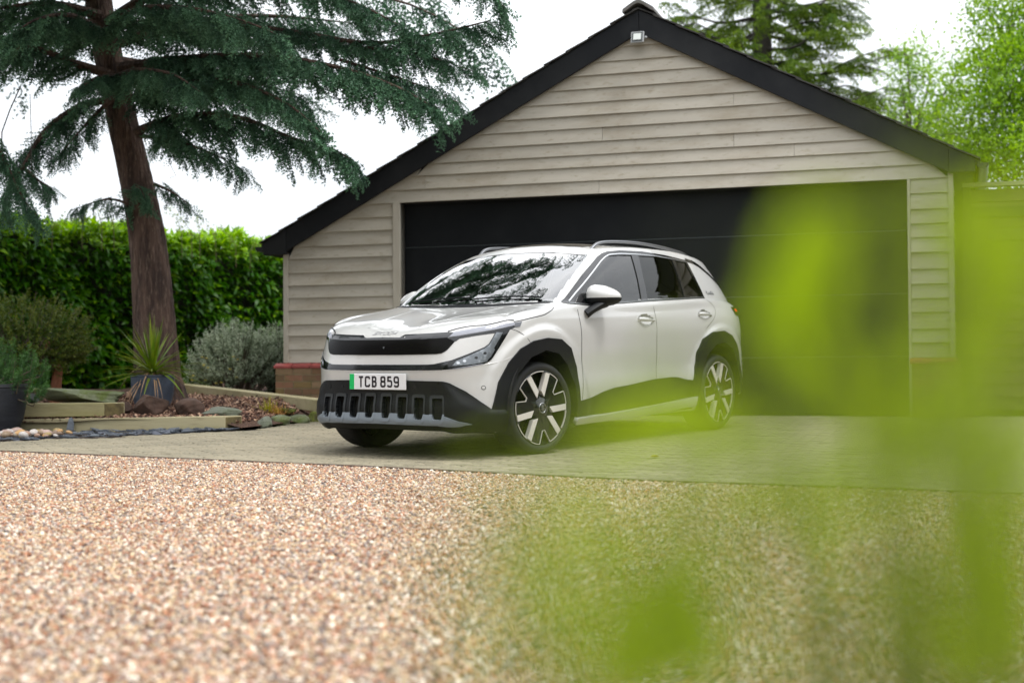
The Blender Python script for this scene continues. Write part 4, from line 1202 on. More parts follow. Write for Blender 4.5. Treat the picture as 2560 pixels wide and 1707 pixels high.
def leafy_tree(label, clumps, trunk, m, seed, leaf=(.06, .10), n_leaf=150, name='leafy_tree'):
    r_ = np.random.default_rng(seed); t = thing(name, label, 'tree', (trunk[0][0], trunk[0][1], .2)); lst = []; b = MB()
    b.tube(trunk, np.linspace(.2, .07, len(trunk)), 8); P_(b, 'trunk', mat('grey_bark', (.11, .095, .075), .9), t); b = MB()
    top = np.array(trunk[-1]); mid = np.array(trunk[len(trunk) // 2])
    for (c, rad) in clumps:
        c = np.array(c); hub = mid if c[2] < top[2] else top
        b.tube([hub, (hub + c) / 2 + np.array([0, 0, .2]), c], [.05, .03, .012], 5, caps=False)
        for k in range(int(40 * (rad / .8) ** 2)):
            d = r_.normal(size=3); d /= np.linalg.norm(d); e = c + d * rad * r_.uniform(.35, 1.08) * np.array([1, 1, .8])
            if r_.random() < .4: b.tube([c + (e - c) * .3, e], [.01, .004], 4, caps=False)
            n = n_leaf // 4; P = e + r_.normal(0, .16, (n, 3)) * np.array([1, 1, .7]); D = r_.normal(size=(n, 3)) + np.array([0, 0, -.5])
            L_ = r_.uniform(*leaf, n); V, Fc = leaf_arrays(P, D, L_, L_ * .5, r_, .15, .1); lst.append((V, Fc, np.repeat(np.clip(r_.uniform(0, 1, n) * .7 + .3 * (d[2] > .1), 0, 1), 5)))
    V, Fc, T = cat_arrays(lst); stuff(P2('crown', V, Fc, m, t, T)); P_(b, 'limb', mat('grey_bark', (.11, .095, .075), .9), t, fix=False)


def cl(px, py, y, r): return (at(px, py, y), r)


leafy_tree('bright green broadleaf tree at the right edge behind the gate', [cl(2520, 60, 23, .75), cl(2480, 150, 23, .7), cl(2560, 180, 22.5, .9), cl(2440, 230, 23, .65), cl(2520, 270, 22.5, .8), cl(2420, 330, 23, .75), cl(2500, 370, 22.5, .8), cl(2570, 400, 22, .8), cl(2460, 430, 22.5, .6), cl(2640, 120, 23, 1.2), cl(2660, 320, 22.5, 1.2), cl(2470, 20, 23.4, .3), cl(2560, -90, 23, 1.1), cl(2700, 0, 23.5, 1.3)],
           [(8.9, 23.2, .2), (8.9, 23.2, 2.2), (8.8, 23.1, 4.4)], m_dec, 3)
leafy_tree('lighter green broadleaf tree between the conifer and the right-hand tree', [cl(2270, 140, 26, .45), cl(2255, 215, 26, .42), cl(2330, 190, 26, .4), cl(2300, 280, 25.5, .6), cl(2370, 250, 25.5, .5), cl(2350, 340, 25, .6), cl(2410, 160, 26, .28), cl(2260, 300, 26, .5), cl(2400, 400, 25, .6)],
           [(7.6, 26, .2), (7.5, 26, 2.5), (7.4, 25.8, 4.2)], leafmat('tree_leaf_pale', (.08, .18, .03), (.34, .50, .07), .45, .45, .4), 8)
# ------------------------------------------------------------------ the car: one smooth body surface, cut into panels
def cr(xs,ys,x):
    """monotone-ish cubic hermite interpolation"""
    xs=np.asarray(xs,float); ys=np.asarray(ys,float); x=np.asarray(x,float)
    x=np.clip(x,xs[0],xs[-1])
    h=np.diff(xs); d=np.diff(ys)/h
    m=np.empty_like(ys); m[0]=d[0]; m[-1]=d[-1]
    for i in range(1,len(ys)-1):
        if d[i-1]*d[i]<=0: m[i]=0
        else:
            w1=2*h[i]+h[i-1]; w2=h[i]+2*h[i-1]; m[i]=(w1+w2)/(w1/d[i-1]+w2/d[i])
    k=np.clip(np.searchsorted(xs,x,side='right')-1,0,len(xs)-2)
    t=(x-xs[k])/h[k]
    return ((2*t**3-3*t**2+1)*ys[k]+(t**3-2*t**2+t)*h[k]*m[k]+(-2*t**3+3*t**2)*ys[k+1]+(t**3-t**2)*h[k]*m[k+1])
def sst(a,b,x):
    t=np.clip((x-a)/(b-a),0,1); return t*t*(3-2*t)
WB=2.75; RW=.33
def plan(z,n=400):
    """half plan outline front-centre -> rear-centre at height z"""
    xf=cr([.17,.22,.27,.34,.45,.56,.62,.70,.80,.86,.92,1.0],[.66,.74,.780,.78,.765,.768,.770,.757,.740,.72,.68,.60],z)
    xr=cr([.2,.4,.66,.9,1.0,1.1],[-3.40,-3.49,-3.52,-3.48,-3.44,-3.38],z)
    w=cr([.17,.22,.30,.45,.58,.75,.88,.96,1.02,1.07],[.80,.845,.868,.876,.868,.880,.888,.882,.868,.850],z)
    pf=cr([.17,.3,.6,.83,1.0],[4.2,4.6,4.6,3.5,3.0],z)
    t=np.linspace(0,1,n)
    yy=np.sin(t*np.pi/2)**.8
    xc=.10
    front=np.stack([xc+(xf-xc)*(1-yy**pf)**(1/1.8), w*yy],1)
    xb=-2.95
    rear=np.stack([xb+(xr-xb)*(1-yy[::-1]**5.0)**(1/2.0), w*yy[::-1]],1)
    ns=200
    side=np.stack([np.linspace(xc,xb,ns)[1:-1], np.full(ns-2,w)],1)
    return np.concatenate([front,side,rear])
NU=170
# column parameter: fixed fractions of arc-length in 3 segments on a reference outline
def resample(P,n):
    d=np.r_[0,np.cumsum(np.linalg.norm(np.diff(P,axis=0),axis=1))]; s=np.linspace(0,d[-1],n)
    return np.stack([np.interp(s,d,P[:,i]) for i in range(P.shape[1])],1)
def outline(z):
    P=plan(z); i=400; j=400+198
    A=resample(P[:i+1],56); B=resample(P[i:j+1],80); Cc=resample(P[j:],36)
    return np.concatenate([A,B[1:],Cc[1:]])
NU=56+79+35
def build():
    ref=outline(.8)
    u=np.arange(NU)
    xref=ref[:,0]; yref=ref[:,1]
    # shell top height by column
    ztF=cr([0,.4,.62,.80,.865],[.838,.842,.856,.872,.885],yref)
    zs=cr([-3.4,-3.2,-2.8,-2.4,-1.6,-.8,-.4,-.2,0,.2,.45,.8],[1.055,1.06,1.055,1.045,1.02,1.0,.992,.985,.966,.942,.905,.84],xref)
    zt=np.where(np.arange(NU)<40,np.minimum(ztF,zs),zs)
    zt=np.where(np.arange(NU)<56, zt, zs)
    # smooth
    for _ in range(6): zt[1:-1]=(zt[:-2]+2*zt[1:-1]+zt[2:])/4
    zb=cr([0,.5,.72,.80,.87],[.205,.205,.20,.175,.185],yref); zb=np.where(xref<.1,.19,zb)
    zb=np.where(u>135,.30,zb)
    for _ in range(6): zb[1:-1]=(zb[:-2]+2*zb[1:-1]+zb[2:])/4
    rows=[]
    nsh=64
    zgrid=np.linspace(.15,1.10,96)
    outs=np.stack([outline(z) for z in zgrid])  # (nz,NU,2)
    def at(z): # z array per column
        r=np.empty((NU,3))
        for i in range(NU):
            r[i,0]=np.interp(z[i],zgrid,outs[:,i,0]); r[i,1]=np.interp(z[i],zgrid,outs[:,i,1])
        r[:,2]=z
        return r
    def flare(p):
        p=p.copy()
        for xc in (0,-WB):
            r=np.hypot(p[:,0]-xc,p[:,2]-RW)
            fac=np.where(p[:,1]>.6,1,0)
            p[:,1]+=fac*.020*(1-sst(.555,.60,r))
        return p
    for k in range(nsh+1):
        t=k/nsh
        rows.append(flare(at(zb+(zt-zb)*t)))
    T=rows[-1]
    # greenhouse base ring G, roof ring R by column (piecewise on u)
    # u: 0 front centre .. 55 side start(x=.10) .. 134 (x=-2.95) .. 169 rear centre
    kG=[0,14,26,34,40,48,56,70,90,112,126,134,142,150,158,169]
    Gx=[-.215,-.235,-.275,-.315,-.355,-.42,-.50,-.80,-1.35,-2.05,-2.55,-2.90,-3.18,-3.30,-3.36,-3.385]
    Gy=[0,.25,.48,.63,.725,.800,.822,.832,.835,.832,.822,.800,.735,.55,.30,0]
    Gz=[1.068,1.072,1.080,1.086,1.090,1.092,1.088,1.085,1.103,1.128,1.145,1.140,1.115,1.10,1.095,1.095]
    kR=kG
    Rx=[-1.03,-1.035,-1.055,-1.08,-1.105,-1.17,-1.28,-1.45,-1.75,-2.20,-2.50,-2.75,-2.97,-3.06,-3.10,-3.12]
    Ry=[0,.22,.40,.51,.575,.618,.640,.652,.658,.652,.640,.625,.590,.46,.25,0]
    Rz=[1.528,1.526,1.518,1.510,1.507,1.515,1.528,1.540,1.549,1.545,1.530,1.508,1.478,1.485,1.495,1.50]
    G=np.stack([cr(kG,Gx[::1],u),cr(kG,Gy,u),cr(kG,Gz,u)],1)
    R=np.stack([cr(kR,Rx,u),cr(kR,Ry,u),cr(kR,Rz,u)],1)
    # deck: bezier T -> G
    Tm=rows[-1]-rows[-3]; Tm/=np.linalg.norm(Tm,axis=1)[:,None]
    D=G-T; dist=np.linalg.norm(D,axis=1)[:,None]
    # blend: hood (long) vs shoulder (short)
    frontw=1-sst(30,62,u)[:,None]
    k1=np.clip(dist*.30,.015,.075)+.07*(1-sst(30,60,u)[:,None])*sst(2,22,u)[:,None]
    hoodslope=np.stack([np.full(NU,.55),np.zeros(NU),np.full(NU,-.105)],1)
    sideslope=np.stack([np.zeros(NU),np.full(NU,.030),np.full(NU,-.018)],1)
    P1=T+Tm*k1
    P2=G+hoodslope*frontw+sideslope*(1-frontw)
    nd=30
    for k in range(1,nd+1):
        t=(k/nd)**1.15
        p=(1-t)**3*T+3*(1-t)**2*t*P1+3*(1-t)*t*t*P2+t**3*G
        rows.append(p)
    # hood crown handled; greenhouse
    ng=30
    nrm=np.stack([np.where(u<44,.8,0),np.where((u>=40)&(u<146),1,0),np.full(NU,.25)],1)
    for k in range(1,ng+1):
        t=k/ng
        p=G*(1-t)+R*t
        bow=4*t*(1-t)
        p=p+bow*np.stack([np.where(u<46,.020,np.where(u>150,-.03,0)),np.where((u>=44)&(u<150),.014,0),np.where(u<46,.022,.0)],1)
        rows.append(p)
    # roof
    nr=22
    xin=np.interp(R[:,0],[-3.12,-1.03],[-2.75,-1.30])
    zc=cr([-3.2,-2.75,-2.2,-1.8,-1.5,-1.25,-1.0],[1.50,1.565,1.598,1.605,1.602,1.585,1.54],xin)
    for k in range(1,nr+1):
        t=k/nr
        x=R[:,0]*(1-t)+xin*t; y=R[:,1]*(1-t); 
        z=R[:,2]+(zc-R[:,2])*(1-(1-t)**2.2)
        rows.append(np.stack([x,y,z],1))
    return np.stack(rows)   # (nv,NU,3)
def fullmesh():
    S=build(); nv,nu,_=S.shape
    # smooth along u a bit for deck/greenhouse
    V=[];idx=np.zeros((nv,2*nu-1),int)
    for v in range(nv):
        for j in range(2*nu-1):
            if j>=nu-1: p=S[v,j-(nu-1)].copy()
            else:
                p=S[v,(nu-1)-j].copy(); p[1]=-p[1]
            idx[v,j]=len(V); V.append(p)
    F=[]
    for v in range(nv-1):
        for j in range(2*nu-2):
            F.append((idx[v,j],idx[v,j+1],idx[v+1,j+1],idx[v+1,j]))
    return np.array(V),F
CARM = Matrix.Identity(4)
_cm = [[-.58072106, .8140628, -.00804967], [-.81372499, -.58072445, -.02471328], [-.0247928, -.0078013, .99966217]]
_co = (-.4848, 10.4917, -.11217)
for i in range(3):
    for j in range(3): CARM[i][j] = _cm[i][j]
    CARM[i][3] = _co[i]
car = thing('parked_car', 'off-white compact SUV with black cladding parked at an angle on the block paving', 'car')
car.matrix_world = CARM

BV, BF = fullmesh(); BFa = np.array(BF)
fn = np.cross(BV[BFa[:, 2]] - BV[BFa[:, 0]], BV[BFa[:, 3]] - BV[BFa[:, 1]])
BN = np.zeros_like(BV)
for k in range(4): np.add.at(BN, BFa[:, k], fn)
BN /= np.linalg.norm(BN, axis=1)[:, None] + 1e-12
fc = BV[BFa].mean(1)
if (fn[np.argmin(abs(fc[:, 2] - .7) + abs(fc[:, 0] + 1.2) + abs(fc[:, 1] - .88))] @ np.array([0, 1, 0])) < 0:
    BN = -BN; BFa = BFa[:, ::-1].copy()
bvh = BVHTree.FromPolygons([Vector(v) for v in BV], [tuple(map(int, f)) for f in BFa])


def cast(o, d, want):
    h = bvh.ray_cast(Vector(o), Vector(d))
    if h[0] is None: return None
    p = np.array(h[0]); f = BFa[h[2]]; w = 1 / (np.linalg.norm(BV[f] - p, axis=1) + 1e-5); n = (BN[f] * w[:, None]).sum(0)
    return p, n / np.linalg.norm(n)


def mapper(mode, sg=1, x0=-.2):
    if mode == 'phi': return lambda a, z: cast((x0, 0, z), (math.cos(a / .95 * 1.0), sg * math.sin(a / .95 * 1.0), 0), 1)
    if mode == 'side': return lambda x, z: cast((x, sg * 2, z), (0, -sg, 0), 1)
    if mode == 'top': return lambda x, y: cast((x, sg * y, 3), (0, 0, -1), 1)
    if mode == 'front': return lambda y, z: cast((2, y, z), (-1, 0, 0), 1)


def inside(poly, P):
    poly = np.array(poly); P = np.atleast_2d(P); x, y = P[:, 0], P[:, 1]; c = np.zeros(len(P), bool); n = len(poly)
    for i in range(n):
        (x1, y1), (x2, y2) = poly[i], poly[(i + 1) % n]
        m = ((y1 > y) != (y2 > y)); c ^= m & (x < (x2 - x1) * (y - y1) / (y2 - y1 + 1e-15) + x1)
    return c


def edge_dist(poly, P):
    poly = np.array(poly); d = np.full(len(P), 9.)
    for i in range(len(poly)):
        a, b = poly[i], poly[(i + 1) % len(poly)]; ab = b - a; t = np.clip(((P - a) @ ab) / (ab @ ab + 1e-15), 0, 1)
        d = np.minimum(d, np.linalg.norm(P - a - t[:, None] * ab, axis=1))
    return d


def densify(poly, res, closed=True):
    out = []; n = len(poly)
    for i in range(n if closed else n - 1):
        a = np.array(poly[i], float); b = np.array(poly[(i + 1) % n], float); k = max(1, int(math.ceil(np.linalg.norm(b - a) / res)))
        for j in range(k): out.append(tuple(a + (b - a) * j / k))
    if not closed: out.append(tuple(poly[-1]))
    return out


def rounded(poly, r, n=3):
    """corners of a polygon cut to a small radius"""
    out = []; P = [np.array(p, float) for p in poly]
    for i in range(len(P)):
        a, b, c = P[i - 1], P[i], P[(i + 1) % len(P)]; u = a - b; v = c - b; lu = np.linalg.norm(u); lv = np.linalg.norm(v); rr = min(r, lu * .45, lv * .45)
        p0 = b + u / lu * rr; p1 = b + v / lv * rr
        for k in range(n + 1):
            t = k / n; out.append(tuple((1 - t) ** 2 * p0 + 2 * t * (1 - t) * b + t * t * p1))
    return out


def patch(name, poly, mode, off, thick, m, parent, holes=(), res=.022, sg=1, disp=None, x0=-.2, own=False, shrink_phi=True):
    """panel lying on the body: outline in the mapping's own 2-D coordinates, pushed out by off, edges turned in by thick"""
    k = .95 if mode == 'phi' else 1.
    sc = lambda q: [(a * k, b) for a, b in q]
    mp = mapper(mode, sg, x0)
    poly = densify(sc(poly), res); holes = [densify(sc(h), res * .7) for h in holes]
    V2 = []; E = []
    for loop in [poly] + holes:
        o = len(V2); V2 += loop; E += [(o + i, o + (i + 1) % len(loop)) for i in range(len(loop))]
    A = np.array(poly); lo, hi = A.min(0), A.max(0)
    gx, gy = np.meshgrid(np.arange(lo[0], hi[0], res), np.arange(lo[1], hi[1], res)); g = np.stack([gx.ravel(), gy.ravel()], 1)
    g[:, 0] += (np.round((g[:, 1] - lo[1]) / res) % 2) * res / 2
    ok = inside(poly, g) & (edge_dist(poly, g) > res * .5)
    for h in holes: ok &= ~inside(h, g) & (edge_dist(h, g) > res * .4)
    V2 += [tuple(q) for q in g[ok]]
    r_ = geometry.delaunay_2d_cdt([Vector(q) for q in V2], E, [], 0, 1e-6)
    vv = np.array([tuple(q) for q in r_[0]]); ff = np.array([tuple(f) for f in r_[2] if len(f) == 3])
    cen = vv[ff].mean(1); keep = inside(poly, cen)
    for h in holes: keep &= ~inside(h, cen)
    ff = ff[keep]; pos = np.zeros((len(vv), 3)); nor = np.zeros((len(vv), 3)); good = np.zeros(len(vv), bool)
    for i in np.unique(ff):
        h = mp(*vv[i])
        if h is None: continue
        good[i] = True; pos[i], nor[i] = h
        o_ = off + (disp(vv[i][0] / k, vv[i][1]) if disp else 0); pos[i] = pos[i] + nor[i] * o_
    ff = ff[good[ff].all(1)]
    fnn = np.cross(pos[ff[:, 1]] - pos[ff[:, 0]], pos[ff[:, 2]] - pos[ff[:, 0]]); fl = (fnn * nor[ff].sum(1)).sum(1) < 0
    ff[fl] = ff[fl][:, ::-1]
    used, inv = np.unique(ff, return_inverse=True); ff = inv.reshape(ff.shape); pos = pos[used]; nor = nor[used]
    V = list(pos); Fs = [tuple(f) for f in ff]; cnt = {}
    for f in ff:
        for a, b in ((0, 1), (1, 2), (2, 0)): cnt[(f[a], f[b])] = 1
    bd = [(a, b) for (a, b) in cnt if (b, a) not in cnt]
    nf = len(Fs)
    if thick:
        fr = {}; bk = {}
        for a, b in bd:
            for q in (a, b):
                if q not in fr:
                    fr[q] = len(V); V.append(pos[q]); bk[q] = len(V); V.append(pos[q] - nor[q] * thick)
        for a, b in bd: Fs.append((fr[a], bk[a], bk[b], fr[b]))
    me = bpy.data.meshes.new(name); me.from_pydata([tuple(v) for v in V], [], [tuple(int(q) for q in f) for f in Fs]); me.update()
    sm = np.ones(len(Fs), bool); sm[nf:] = False if not thick else True
    me.polygons.foreach_set('use_smooth', sm)
    if not own:
        ln = np.zeros((len(me.loops), 3), np.float32); li = np.zeros(len(me.loops), np.int32); me.loops.foreach_get('vertex_index', li)
        n0 = nf * 3; ln[:n0] = nor[li[:n0]]
        me.normals_split_custom_set([tuple(map(float, q)) for q in ln])
    return link(name, me, m, parent)


def ribbon(name, pts, mode, width, off, m, parent, sg=1, x0=-.2, res=.02, closed=False, round_=0):
    """thin strip following a line on the body"""
    k = .95 if mode == 'phi' else 1.
    mp = mapper(mode, sg, x0); L = densify([(a * k, b) for a, b in pts], res, closed); H = [mp(*q) for q in L]; H = [h for h in H if h is not None]
    V = []; Fs = []
    P = np.array([h[0] for h in H]); N = np.array([h[1] for h in H])
    for _ in range(2): P[1:-1] = (P[:-2] + 2 * P[1:-1] + P[2:]) / 4
    for i in range(len(P)):
        t = P[min(i + 1, len(P) - 1)] - P[max(i - 1, 0)]; s = np.cross(N[i], t); s /= np.linalg.norm(s) + 1e-9
        p = P[i] + N[i] * off
        V += [p + s * width / 2 - N[i] * round_, p + N[i] * 0, p - s * width / 2 - N[i] * round_]
    for i in range(len(P) - 1):
        for j in (0, 1): Fs.append((3 * i + j, 3 * i + j + 1, 3 * i + j + 4, 3 * i + j + 3))
    me = bpy.data.meshes.new(name); me.from_pydata([tuple(v) for v in V], [], Fs); me.shade_smooth()
    return link(name, me, m, parent)


# materials
m_paint = mat('car_paint', (.505, .50, .482), .28, coat=1., spec=.5)
m_gloss = mat('gloss_black', (.006, .006, .007), .06, spec=.6)
m_clad = mat('satin_black_plastic', (.0058, .0064, .0076), .5, spec=.24, bump=(900, .15, .0006))
m_gap = mat('panel_gap', (.006, .005, .007), .8)
m_lip = mat('grey_satin_trim', (.15, .175, .20), .42)
m_chrome = mat('satin_chrome', (.55, .56, .57), .22, metal=1.)
m_alu = mat('machined_alloy', (.80, .765, .71), .42, metal=.5)
m_rub = mat('tyre_rubber', (.012, .012, .0125), .7, bump=(220, .3, .002))
m_int = mat('cabin_trim', (.014, .015, .016), .8)
m_seat = mat('seat_fabric', (.03, .034, .036), .85)
m_lens = mat('lamp_lens', (.16, .175, .19), .12, metal=.35, noise=(26, (.40, .43, .46), .8, (.5, .72)))
m_drl = mat('light_bar_lens', (.27, .28, .32), .12, spec=.6)


def glass(name, tint, ior=1.5, refl=1.0):
    m = bpy.data.materials.new(name); m.use_nodes = True; n = m.node_tree.nodes; l = m.node_tree.links
    tr = n.new('ShaderNodeBsdfTransparent'); tr.inputs[0].default_value = (*tint, 1)
    gl = n.new('ShaderNodeBsdfGlossy'); gl.inputs['Roughness'].default_value = .0
    fr = n.new('ShaderNodeFresnel'); fr.inputs[0].default_value = ior
    ml = n.new('ShaderNodeMath'); ml.operation = 'MULTIPLY'; ml.inputs[1].default_value = refl; ml.use_clamp = True
    mxn = n.new('ShaderNodeMixShader'); l.new(fr.outputs[0], ml.inputs[0]); l.new(ml.outputs[0], mxn.inputs[0])
    l.new(tr.outputs[0], mxn.inputs[1]); l.new(gl.outputs[0], mxn.inputs[2]); l.new(mxn.outputs[0], n['Material Output'].inputs[0])
    return m


g_wind = glass('windscreen_glass', (.50, .66, .60), 1.55, 3.1)
g_front = glass('green_glass', (.45, .60, .56), 1.5, 1.6)
g_rear = glass('privacy_glass', (.05, .055, .055), 1.5, 1.0)

# outlines (side: x,z   phi: angle about the nose axis,z   top: x,y)
DLO = [(-.372, 1.082), (-.505, 1.158), (-.625, 1.224), (-.855, 1.342), (-1.08, 1.452), (-1.159, 1.482), (-1.235, 1.5), (-1.418, 1.516), (-1.761, 1.52), (-2.129, 1.504), (-2.506, 1.472), (-2.520, 1.311), (-2.558, 1.145), (-1.646, 1.112), (-1.105, 1.085), (-.637, 1.066), (-.5, 1.074)]
GLF = [(-.63, 1.172), (-.74, 1.228), (-.863, 1.298), (-1.065, 1.401), (-1.15, 1.44), (-1.219, 1.462), (-1.368, 1.475), (-1.555, 1.480), (-1.51, 1.305), (-1.462, 1.116), (-1.154, 1.100), (-.63, 1.084)]
GLR = [(-1.66, 1.479), (-1.917, 1.482), (-2.222, 1.466), (-2.200, 1.313), (-2.185, 1.146), (-1.56, 1.120), (-1.60, 1.30)]
GLQ = [(-2.272, 1.459), (-2.470, 1.450), (-2.486, 1.305), (-2.523, 1.157), (-2.225, 1.148), (-2.245, 1.314)]
WSH = [(-.985, 0), (-.984, .25), (-.988, .40), (-1.012, .52), (-1.04, .59), (-1.035, .622), (-.98, .643), (-.82, .680), (-.568, .716), (-.43, .732), (-.352, .728), (-.315, .64), (-.275, .45), (-.245, .25), (-.236, 0)]
HCUT = [(.717, 0), (.722, .150), (.704, .186), (.693, .35), (.644, .522), (.482, .712), (.294, .833), (.19, .862), (.09, .868), (0, .868), (-.07, .866), (-.115, .858), (-.16, .838), (-.20, .815), (-.33, .757)]
FDOOR = [(-.50, 1.10), (-.468, 1.026), (-.471, .976), (-.483, .90), (-.493, .835), (-.508, .668), (-.478, .30), (-1.60, .30), (-1.614, .476), (-1.630, .643), (-1.613, .824), (-1.610, .978), (-1.612, 1.11)]
RDOOR = [(-1.612, 1.115), (-1.610, .978), (-1.613, .824), (-1.630, .643), (-1.614, .476), (-1.60, .30), (-2.19, .30), (-2.215, .468), (-2.271, .652), (-2.34, .786), (-2.457, .88), (-2.60, .955), (-2.672, 1.01), (-2.69, 1.045), (-2.678, 1.081), (-2.54, 1.15)]
ARO = [(.53, .24), (.520, .345), (.470, .527), (.385, .663), (.286, .756), (.161, .809), (-.008, .829), (-.180, .818), (-.312, .752), (-.399, .611), (-.440, .362), (-.455, .24)]
ARI = [(-.405, .24), (-.398, .36), (-.366, .48), (-.275, .631), (-.155, .714), (.015, .742), (.185, .695), (.31, .583), (.375, .44), (.395, .338), (.41, .24)]
ARO_R = [(-x + -WB if False else x - WB, z) for x, z in [(.55, .24), (.545, .449), (.466, .683), (.362, .795), (.216, .851), (.006, .862), (-.144, .822), (-.251, .742), (-.315, .66), (-.365, .52), (-.40, .24)]]
ARI_R = [(x - WB, z) for x, z in [(-.33, .24), (-.315, .44), (-.262, .60), (-.165, .71), (.0, .765), (.15, .745), (.30, .655), (.40, .50), (.44, .36), (.45, .24)]]
BUMP = [(0, .5512), (.2631, .5474), (.48, .5430), (.5269, .5410), (.553, .5350), (.5736, .5269), (.6692, .4725), (.8347, .3453), (.86, .3415), (.935, .3395), (.945, .205), (.70, .205), (0, .212)]


def mirror_half(h): return h + [(-a, b) for a, b in h[::-1] if abs(a) > 1e-6]
def mirror_half_y(h): return h + [(a, -b) for a, b in h[::-1] if abs(b) > 1e-6]


# ---- which faces belong to which panel
NF = len(BFa); lab = np.zeros(NF, int)        # 0 body 1 bonnet 2.. doors, -1 removed
sx = fc[:, [0, 2]]; left = fc[:, 1] > .5; right = fc[:, 1] < -.5
ph = np.stack([np.arctan2(fc[:, 1], fc[:, 0] + .2), fc[:, 2]], 1)
tp = np.stack([fc[:, 0], np.abs(fc[:, 1])], 1)
hood = inside(HCUT + [(-.30, .60), (-.25, .3), (-.2, 0)], tp) & (fc[:, 2] > .845) & (fc[:, 2] > np.interp(np.abs(fc[:, 1]), [0, .5, .7, .84, .88], [.85, .875, .915, .945, .99]) - .004)
lab[hood] = 1
for q, (msk) in enumerate((left, right)):
    lab[msk & inside(FDOOR, sx)] = 2 + q
    lab[msk & inside(RDOOR, sx)] = 4 + q


def cut(poly, P, msk, sh):
    ii = np.where(msk)[0]; w = inside(poly, P[ii]) & (edge_dist(poly, P[ii]) > sh); lab[ii[w]] = -1


both = left | right
cut(DLO, sx, both, .012)
cut(mirror_half_y(WSH), fc[:, :2], (fc[:, 2] > 1.05) & (fc[:, 0] > -1.1) & (np.abs(fc[:, 1]) < .76), .012)
cut(mirror_half(BUMP), ph, (fc[:, 0] > .1) & (fc[:, 2] < .57), .014)
for o_, i_ in ((ARO, ARI), (ARO_R, ARI_R)):
    cut([(x, z) for x, z in ARI_ext] if False else i_ + [(i_[-1][0], .05), (i_[0][0], .05)], sx, both, -.03)
    ii = np.where(both)[0]; w = edge_dist(i_, sx[ii]) < .02; lab[ii[w & (sx[ii][:, 1] < .8)]] = -1
EL_F, EL_R = (-1.447, .958, .128, .050), (-2.462, 1.003, .120, .046)
for ex, ez, ea, eb in (EL_F, EL_R):
    w = both & (((fc[:, 0] - ex) / ea) ** 2 + ((fc[:, 2] - ez) / eb) ** 2 < .80); lab[w] = -1


def panel(name, code, m, parent, offn=0., sel=None):
    ids = np.where(lab == code)[0] if sel is None else sel
    f = BFa[ids]; used, inv = np.unique(f, return_inverse=True); f = inv.reshape(f.shape)
    me = bpy.data.meshes.new(name); me.from_pydata((BV[used] + BN[used] * offn).tolist(), [], f.tolist()); me.update(); me.shade_smooth()
    me.normals_split_custom_set_from_vertices([tuple(map(float, n)) for n in BN[used]])
    return link(name, me, m, parent)


panel('body', 0, m_paint, car)
bonnet = panel('bonnet', 1, m_paint, car)
doors = {}
for c_, nm in ((2, 'front_door'), (3, 'front_door'), (4, 'rear_door'), (5, 'rear_door')): doors[c_] = panel(nm, c_, m_paint, car)
# dark lining inside the cabin
li = np.where((lab != -1) & (fc[:, 2] > .72) & (fc[:, 0] < -.30) & (np.arange(NF) % 1 == 0))[0]
panel('cabin_lining', None, m_int, car, -.022, li)

